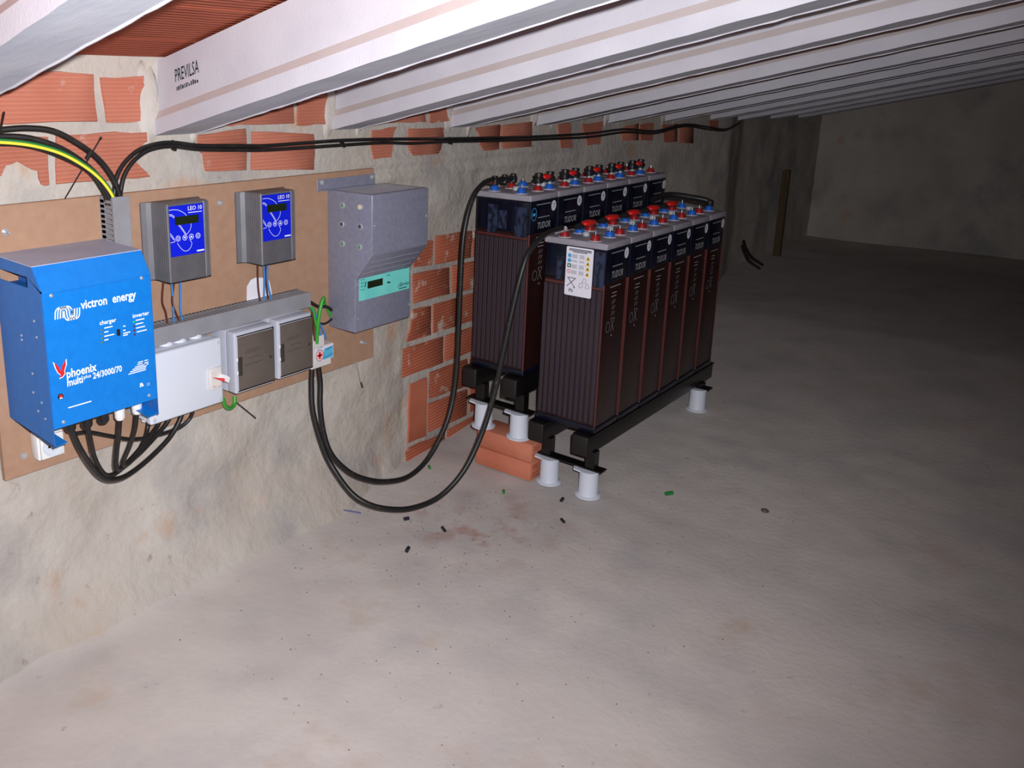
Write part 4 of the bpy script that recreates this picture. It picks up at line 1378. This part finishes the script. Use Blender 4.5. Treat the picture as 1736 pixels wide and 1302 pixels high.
mb.flat([(.017, .588), (.035, .588), (.035, .598), (.017, .598)], (0, ys - .0003, 0), AX, AZ); mb.build('badge_ring', 'print_lightblue', rb)
c = cells['front', 0]
for y0, y1, z0, z1 in ((-.112, -.075, .512, .632), (.040, .068, .520, .600)):
    mb = MB(); mb.box(.0024, .0038, y0, y1, z0, z1); mb.build('separator_grid', 'mesh_grid', c)
# white safety label on the front of the nearest cell
LY0, LY1 = .031, -.069            # left edge, right edge as seen
LZ0, LZ1 = .471, .637
mb = MB()
rr = .005
pts = []
for cy, cz, a0 in ((LY0 - rr, LZ1 - rr, 90), (LY0 - rr, LZ0 + rr, 180), (LY1 + rr, LZ0 + rr, 270), (LY1 + rr, LZ1 - rr, 0)):
    for t in range(5):
        q = radians(a0 + 90 * t / 4)
        pts.append((.0016, cy - rr * cos(q), cz + rr * sin(q)))
mb.prism(pts, (.0022, 0, 0)); lb = mb.build('safety_label', 'label_white', c)
xo = .0010


def sp(u, v):
    return (-(LY0 + (LY1 - LY0) * u), LZ1 - (LZ1 - LZ0) * v)      # along -Y


LA = (xo, 0, 0)
mb = MB()
for v in (.035, .062):
    a, b_ = sp(.10, v + .016), sp(.93, v); mb.flat([(a[0], a[1]), (b_[0], a[1]), (b_[0], b_[1]), (a[0], b_[1])], LA, NY, AZ)
a, b_ = sp(.24, .105), sp(.78, .09); mb.flat([(a[0], a[1]), (b_[0], a[1]), (b_[0], b_[1]), (a[0], b_[1])], LA, NY, AZ)
mb.ribbon([sp(.10, .635), sp(.38, .82)], .0022, LA, NY, AZ); mb.ribbon([sp(.40, .635), sp(.08, .82)], .0022, LA, NY, AZ)
mb.ribbon([sp(.10, .635), sp(.40, .635)], .0022, LA, NY, AZ)
for u0, v0 in ((.72, .66), (.60, .76), (.84, .76)):
    q = sp(u0, v0); mb.ribbon([(q[0] - .007, q[1] - .006), (q[0] - .002, q[1] + .008), (q[0] + .003, q[1] + .008), (q[0] + .008, q[1] - .004), (q[0] + .002, q[1] - .009), (q[0] - .007, q[1] - .006)], .0012, LA, NY, AZ)
q = sp(.36, .83); mb.flat([(q[0] + .0025 * cos(t), q[1] + .0025 * sin(t)) for t in [2 * pi * k / 10 for k in range(10)]], LA, NY, AZ)
v_, f_ = text_mesh('Pb', .017, (xo, -sp(.16, .93)[0], sp(.16, .93)[1]), NY, AZ, bold=.01); mb.add(v_, f_)
mb.build('label_print', 'print_dark', lb)
mb = MB()
for v in (.15, .17, .19, .21, .27, .29, .36, .38, .40, .42, .48, .50, .52, .54):
    for u0, u1 in ((.22, .42), (.50, .68)):
        a, b_ = sp(u0, v + .010), sp(u1, v); mb.flat([(a[0], a[1]), (b_[0], a[1]), (b_[0], b_[1]), (a[0], b_[1])], LA, NY, AZ)
mb.build('label_small_print', 'print_grey', lb)
for v, mt in ((.18, 'print_lightblue'), (.28, 'print_lightblue')):
    q = sp(.13, v); mb = MB(); mb.flat([(q[0] + .0068 * cos(t), q[1] + .0068 * sin(t)) for t in [2 * pi * k / 18 for k in range(18)]], LA, NY, AZ); mb.build('round_pictogram', mt, lb)
q = sp(.13, .385); mb = MB(); mb.flat([(q[0] - .0068, q[1] - .0065), (q[0] + .0068, q[1] - .0065), (q[0] + .0068, q[1] + .0065), (q[0] - .0068, q[1] + .0065)], LA, NY, AZ); sq = mb.build('first_aid_pictogram', 'print_green', lb)
mb = MB(); mb.flat([(q[0] - .0038, q[1] - .0014), (q[0] - .0014, q[1] - .0014), (q[0] - .0014, q[1] - .0038), (q[0] + .0014, q[1] - .0038), (q[0] + .0014, q[1] - .0014), (q[0] + .0038, q[1] - .0014), (q[0] + .0038, q[1] + .0014), (q[0] + .0014, q[1] + .0014), (q[0] + .0014, q[1] + .0038), (q[0] - .0014, q[1] + .0038), (q[0] - .0014, q[1] + .0014), (q[0] - .0038, q[1] + .0014)], (xo - .0004, 0, 0), NY, AZ)
mb.build('white_cross', 'print_white', lb)
q = sp(.13, .505); mb = MB(); mb.ribbon([(q[0] + .0062 * cos(t), q[1] + .0062 * sin(t)) for t in [2 * pi * k / 18 for k in range(19)]], .0014, LA, NY, AZ); mb.ribbon([(q[0] - .0045, q[1] + .0045), (q[0] + .0045, q[1] - .0045)], .0013, LA, NY, AZ); mb.build('prohibition_pictogram', 'print_red', lb)
for v in (.20, .305, .41, .52):
    q = sp(.82, v); mb = MB(); mb.flat([(q[0] - .0085, q[1] - .0065), (q[0] + .0085, q[1] - .0065), (q[0], q[1] + .0085)], LA, NY, AZ); tr = mb.build('warning_triangle', 'print_yellow', lb)
    mb = MB(); mb.flat([(q[0] - .0026, q[1] - .004), (q[0] + .0026, q[1] - .004), (q[0] + .001, q[1] + .0035), (q[0] - .001, q[1] + .0035)], (xo - .0004, 0, 0), NY, AZ); mb.build('triangle_mark', 'print_dark', tr)

# ------------------------------------------------------------------ cell connectors


def make_connector(length, low):
    r = root('cell_connector', (0, 0, 0), 'x', 'connector', 'x')
    zc = .006 if low else .022
    mb = MB(); mb.tube([(-.014, 0, zc - .004), (.01, 0, zc), (length / 2, 0, zc + .003), (length - .01, 0, zc), (length + .014, 0, zc - .004)], .0115, 10, 5)
    mb.v = [(x, y * 1.3, z) for x, y, z in mb.v]; bar = mb.build('insulated_bar', 'black_plastic', r, angle=60)
    if not low:
        for x in (0, length):
            mb = MB(); mb.lathe((x, 0, .008), [(.0125, 0), (.0175, .004), (.0180, .018), (.0130, .021), (.0130, .026), (.0150, .027), (.0140, .035), (.006, .036)], 18); mb.build('bolt_cap', 'black_plastic', r)
            mb = MB(); mb.cyl((x, 0, -.004), (x, 0, .010), .007, n=12); mb.build('pole_stem', 'vent_plug', r)
    hl, rr_ = (.040, .0165) if low else (.026, .0155)
    mb = MB(); mb.lathe((0, 0, 0), [(.006, -hl), (rr_ * .75, -hl * .82), (rr_, 0), (rr_ * .75, hl * .82), (.006, hl)], 16)
    off = length / 2 + (.006 if low else 0)
    mb.v = [(off + z, y * (1.25 if low else 1.1) - (.010 if low else 0.006), x * .72 + zc + .006) for x, y, z in mb.v]
    mb.build('red_boot', 'boot_red', r, angle=60)
    return r


for row, org, pitch, sc_ in (('front', NB, .1725, 1.0), ('back', FB, .1830, 1.055)):
    x_back = (CD - .040) * sc_; x_front = .028 * sc_
    ln = pitch - x_back + x_front
    low = row == 'front'
    ztop = org.z + .2335 + (CH * (1 if low else .985)) + .020
    proto = make_connector(ln, low)
    for i in range(5):
        k = proto if i == 0 else copy_tree(proto)
        k.location = (org.x + i * pitch + x_back, org.y + (.056 if low else -.058), ztop)
        k['group'] = 'cell connectors of the %s row' % row
        k['label'] = 'black and red connector on the %s row, between its %s and %s cells' % (row, ordn[i], ordn[i + 1])
# strap lying over the first back cell and lugs of the two leads
bz = FB.z + .2335 + CH * .985
r = root('cell_connector', (FB.x + .030, FB.y + .056, bz + .020), 'black insulated strap with cable lug on the nearest back-row cell', 'connector')
mb = MB(); mb.tube([(-.022, .004, .016), (0, 0, .018), (.05, -.004, .018), (.10, -.002, .016), (.128, 0, .014)], .0085, 10, 5); mb.build('insulated_bar', 'black_plastic', r, angle=60)
for x in (0, .062, .118):
    mb = MB(); mb.lathe((x, 0, 0), [(.012, 0), (.0145, .003), (.0145, .020), (.011, .024), (.011, .032), (.005, .033)], 18); mb.build('bolt_cap', 'black_plastic', r)
mb = MB(); mb.box(-.034, -.012, -.009, .009, .006, .016, .002, 2); mb.build('cable_lug', 'brown_wire', r)
nz = NB.z + .2335 + CH
r = root('cable_lug', (NB.x + .028, NB.y + .056, nz + .020), 'bright metal cable lug bolted to the nearest front-row cell', 'cable lug')
mb = MB(); mb.box(-.030, .014, -.010, .010, 0, .004, .001, 1); mb.cyl((-.055, .004, .004), (-.026, .001, .003), .0085, .007, 14); mb.build('lug', 'steel', r)
mb = MB(); mb.cyl((0, 0, .003), (0, 0, .012), .008, n=6); mb.cyl((0, 0, .012), (0, 0, .016), .0045, n=10); mb.build('lug_bolt', 'steel', r)
# bridge over the far end of the front row
r = root('cell_connector', (NB.x + 5 * .1725 + .02, NB.y + .055, nz + .02), 'long black bridge over the farthest front-row cell', 'connector')
mb = MB(); mb.tube([(-.06, .06, .020), (-.02, .05, .034), (.04, .02, .040), (.09, -.05, .030), (.115, -.10, .020), (.118, -.112, .004)], .0115, 10, 5); mb.build('insulated_bar', 'black_plastic', r, angle=60)
mb = MB(); mb.lathe((.118, -.112, -.004), [(.013, 0), (.015, .004), (.015, .024), (.010, .028)], 18); mb.build('bolt_cap', 'black_plastic', r)

# ------------------------------------------------------------------ scraps on the floor


def scrap(px, py, ang, ln, r_, name, mt, label, group):
    p_ = on_z(px, py, .005); p_.z = floor_z(p_.x, p_.y) + r_
    d = Vector((cos(ang), sin(ang), 0))
    mb = MB(); mb.cyl(p_ - d * ln / 2, p_ + d * ln / 2, r_, n=12)
    mb.cyl(p_ + d * (ln / 2 - .0005), p_ + d * (ln / 2 + .0008), r_ * .62, n=10)
    return single(mb, name, mt, label, 'offcut', group)


scrap(953, 846, .2, .018, .006, 'cable_offcut', 'offcut_black', 'black cable offcut lying beside the front rack cups', 'black cable offcuts')
scrap(954, 882, 1.0, .020, .005, 'cable_offcut', 'offcut_black', 'slim black cable offcut on open floor, right of the reddish stain', 'black cable offcuts')
scrap(689, 878, -.5, .018, .006, 'cable_offcut', 'offcut_black', 'black cable offcut just below the hanging lead loop', 'black cable offcuts')
scrap(752, 895, -2.1, .024, .005, 'cable_offcut', 'offcut_black', 'slim upright-lying black cable offcut near the reddish stain', 'black cable offcuts')
scrap(691, 931, .4, .022, .006, 'cable_offcut', 'offcut_black', 'blue-black cable offcut, the one lowest in the picture', 'black cable offcuts')
scrap(728, 792, .9, .018, .005, 'cable_offcut', 'offcut_green', 'green cable offcut at the foot of the brick wall', 'green cable offcuts')
scrap(854, 832, .6, .020, .005, 'cable_offcut', 'offcut_green', 'green cable offcut in front of the loose bricks', 'green cable offcuts')
scrap(1134, 839, -.55, .028, .007, 'cable_offcut', 'offcut_green', 'green cable offcut lying alone on the open floor to the right', 'green cable offcuts')
a, b_ = on_z(545, 866, .006), on_z(612, 867, .006)
a.z = floor_z(a.x, a.y) + .004; b_.z = floor_z(b_.x, b_.y) + .004
mb = MB(); mb.tube([a, a.lerp(b_, .5) + Vector((0, 0, .003)), b_], .0026, 8, 5)
single(mb, 'wire_offcut', 'offcut_blue', 'straight length of blue wire lying at the foot of the wall', 'offcut')
rnd = random.Random(11)
for px, py, r_, lb in ((1296, 874, .013, 'dark pebble lying alone at the right'), (812, 786, .012, None), (555, 872, .005, None)):
    if lb is None:
        continue
    p_ = on_z(px, py, 0)
    bmx = bmesh.new(); bmesh.ops.create_icosphere(bmx, subdivisions=2, radius=r_)
    for v in bmx.verts:
        v.co *= 1 + .3 * noise.noise(v.co * 90)
        v.co.z *= .5
        v.co += Vector((p_.x, p_.y, floor_z(p_.x, p_.y) + r_ * .4))
    mb = MB(); mb.bm(bmx); single(mb, 'pebble', 'rock_dark', lb, 'pebble')
# crumbs and grit, too many to count
mb = MB()
for k in range(420):
    x = rnd.uniform(1.1, 3.2); y = rnd.uniform(-1.3, .0)
    if k > 250:
        x = rnd.gauss(2.08, .22); y = rnd.gauss(-.42, .14)
    if (2.45 < x < 3.7 and y > -.68) or y > -.03:
        continue
    s = rnd.uniform(.0012, .0034); z = floor_z(x, y)
    a = rnd.uniform(0, 6.28)
    q = [Vector((s * cos(a + t), s * sin(a + t) * .7, 0)) for t in (0, 1.6, 3.1, 4.7)]
    mb.add([Vector((x, y, z)) + v for v in q] + [(x, y, z + s * .9)], [(0, 1, 4), (1, 2, 4), (2, 3, 4), (3, 0, 4)])
gr = single(mb, 'floor_grit', 'rock_dark', 'fine dark grit and crumbs scattered over the floor', 'grit'); gr['kind'] = 'stuff'

# ------------------------------------------------------------------ far end of the cellar
for k, (dx, lb) in enumerate(((0, 'upper'), (1, 'lower'))):
    pts = [(1261 - 2 * dx, 408 + 8 * dx), (1265 - 2 * dx, 421 + 8 * dx), (1275 - 3 * dx, 436 + 8 * dx), (1293 - 5 * dx, 449 + 6 * dx)]
    P_ = [on_y(*q, .03) for q in pts]
    mb = MB(); mb.tube(P_, .009, 8, 5)
    single(mb, 'cable', 'black_rubber', '%s of two short black cables curving from the dark far wall' % lb, 'cable', 'cables at the far wall')
mb = MB(); mb.box(6.86, 6.90, .12, .17, .12, .78, .002, 1)
single(mb, 'timber_batten', 'wood_old', 'old timber batten standing against the far dark wall', 'batten')
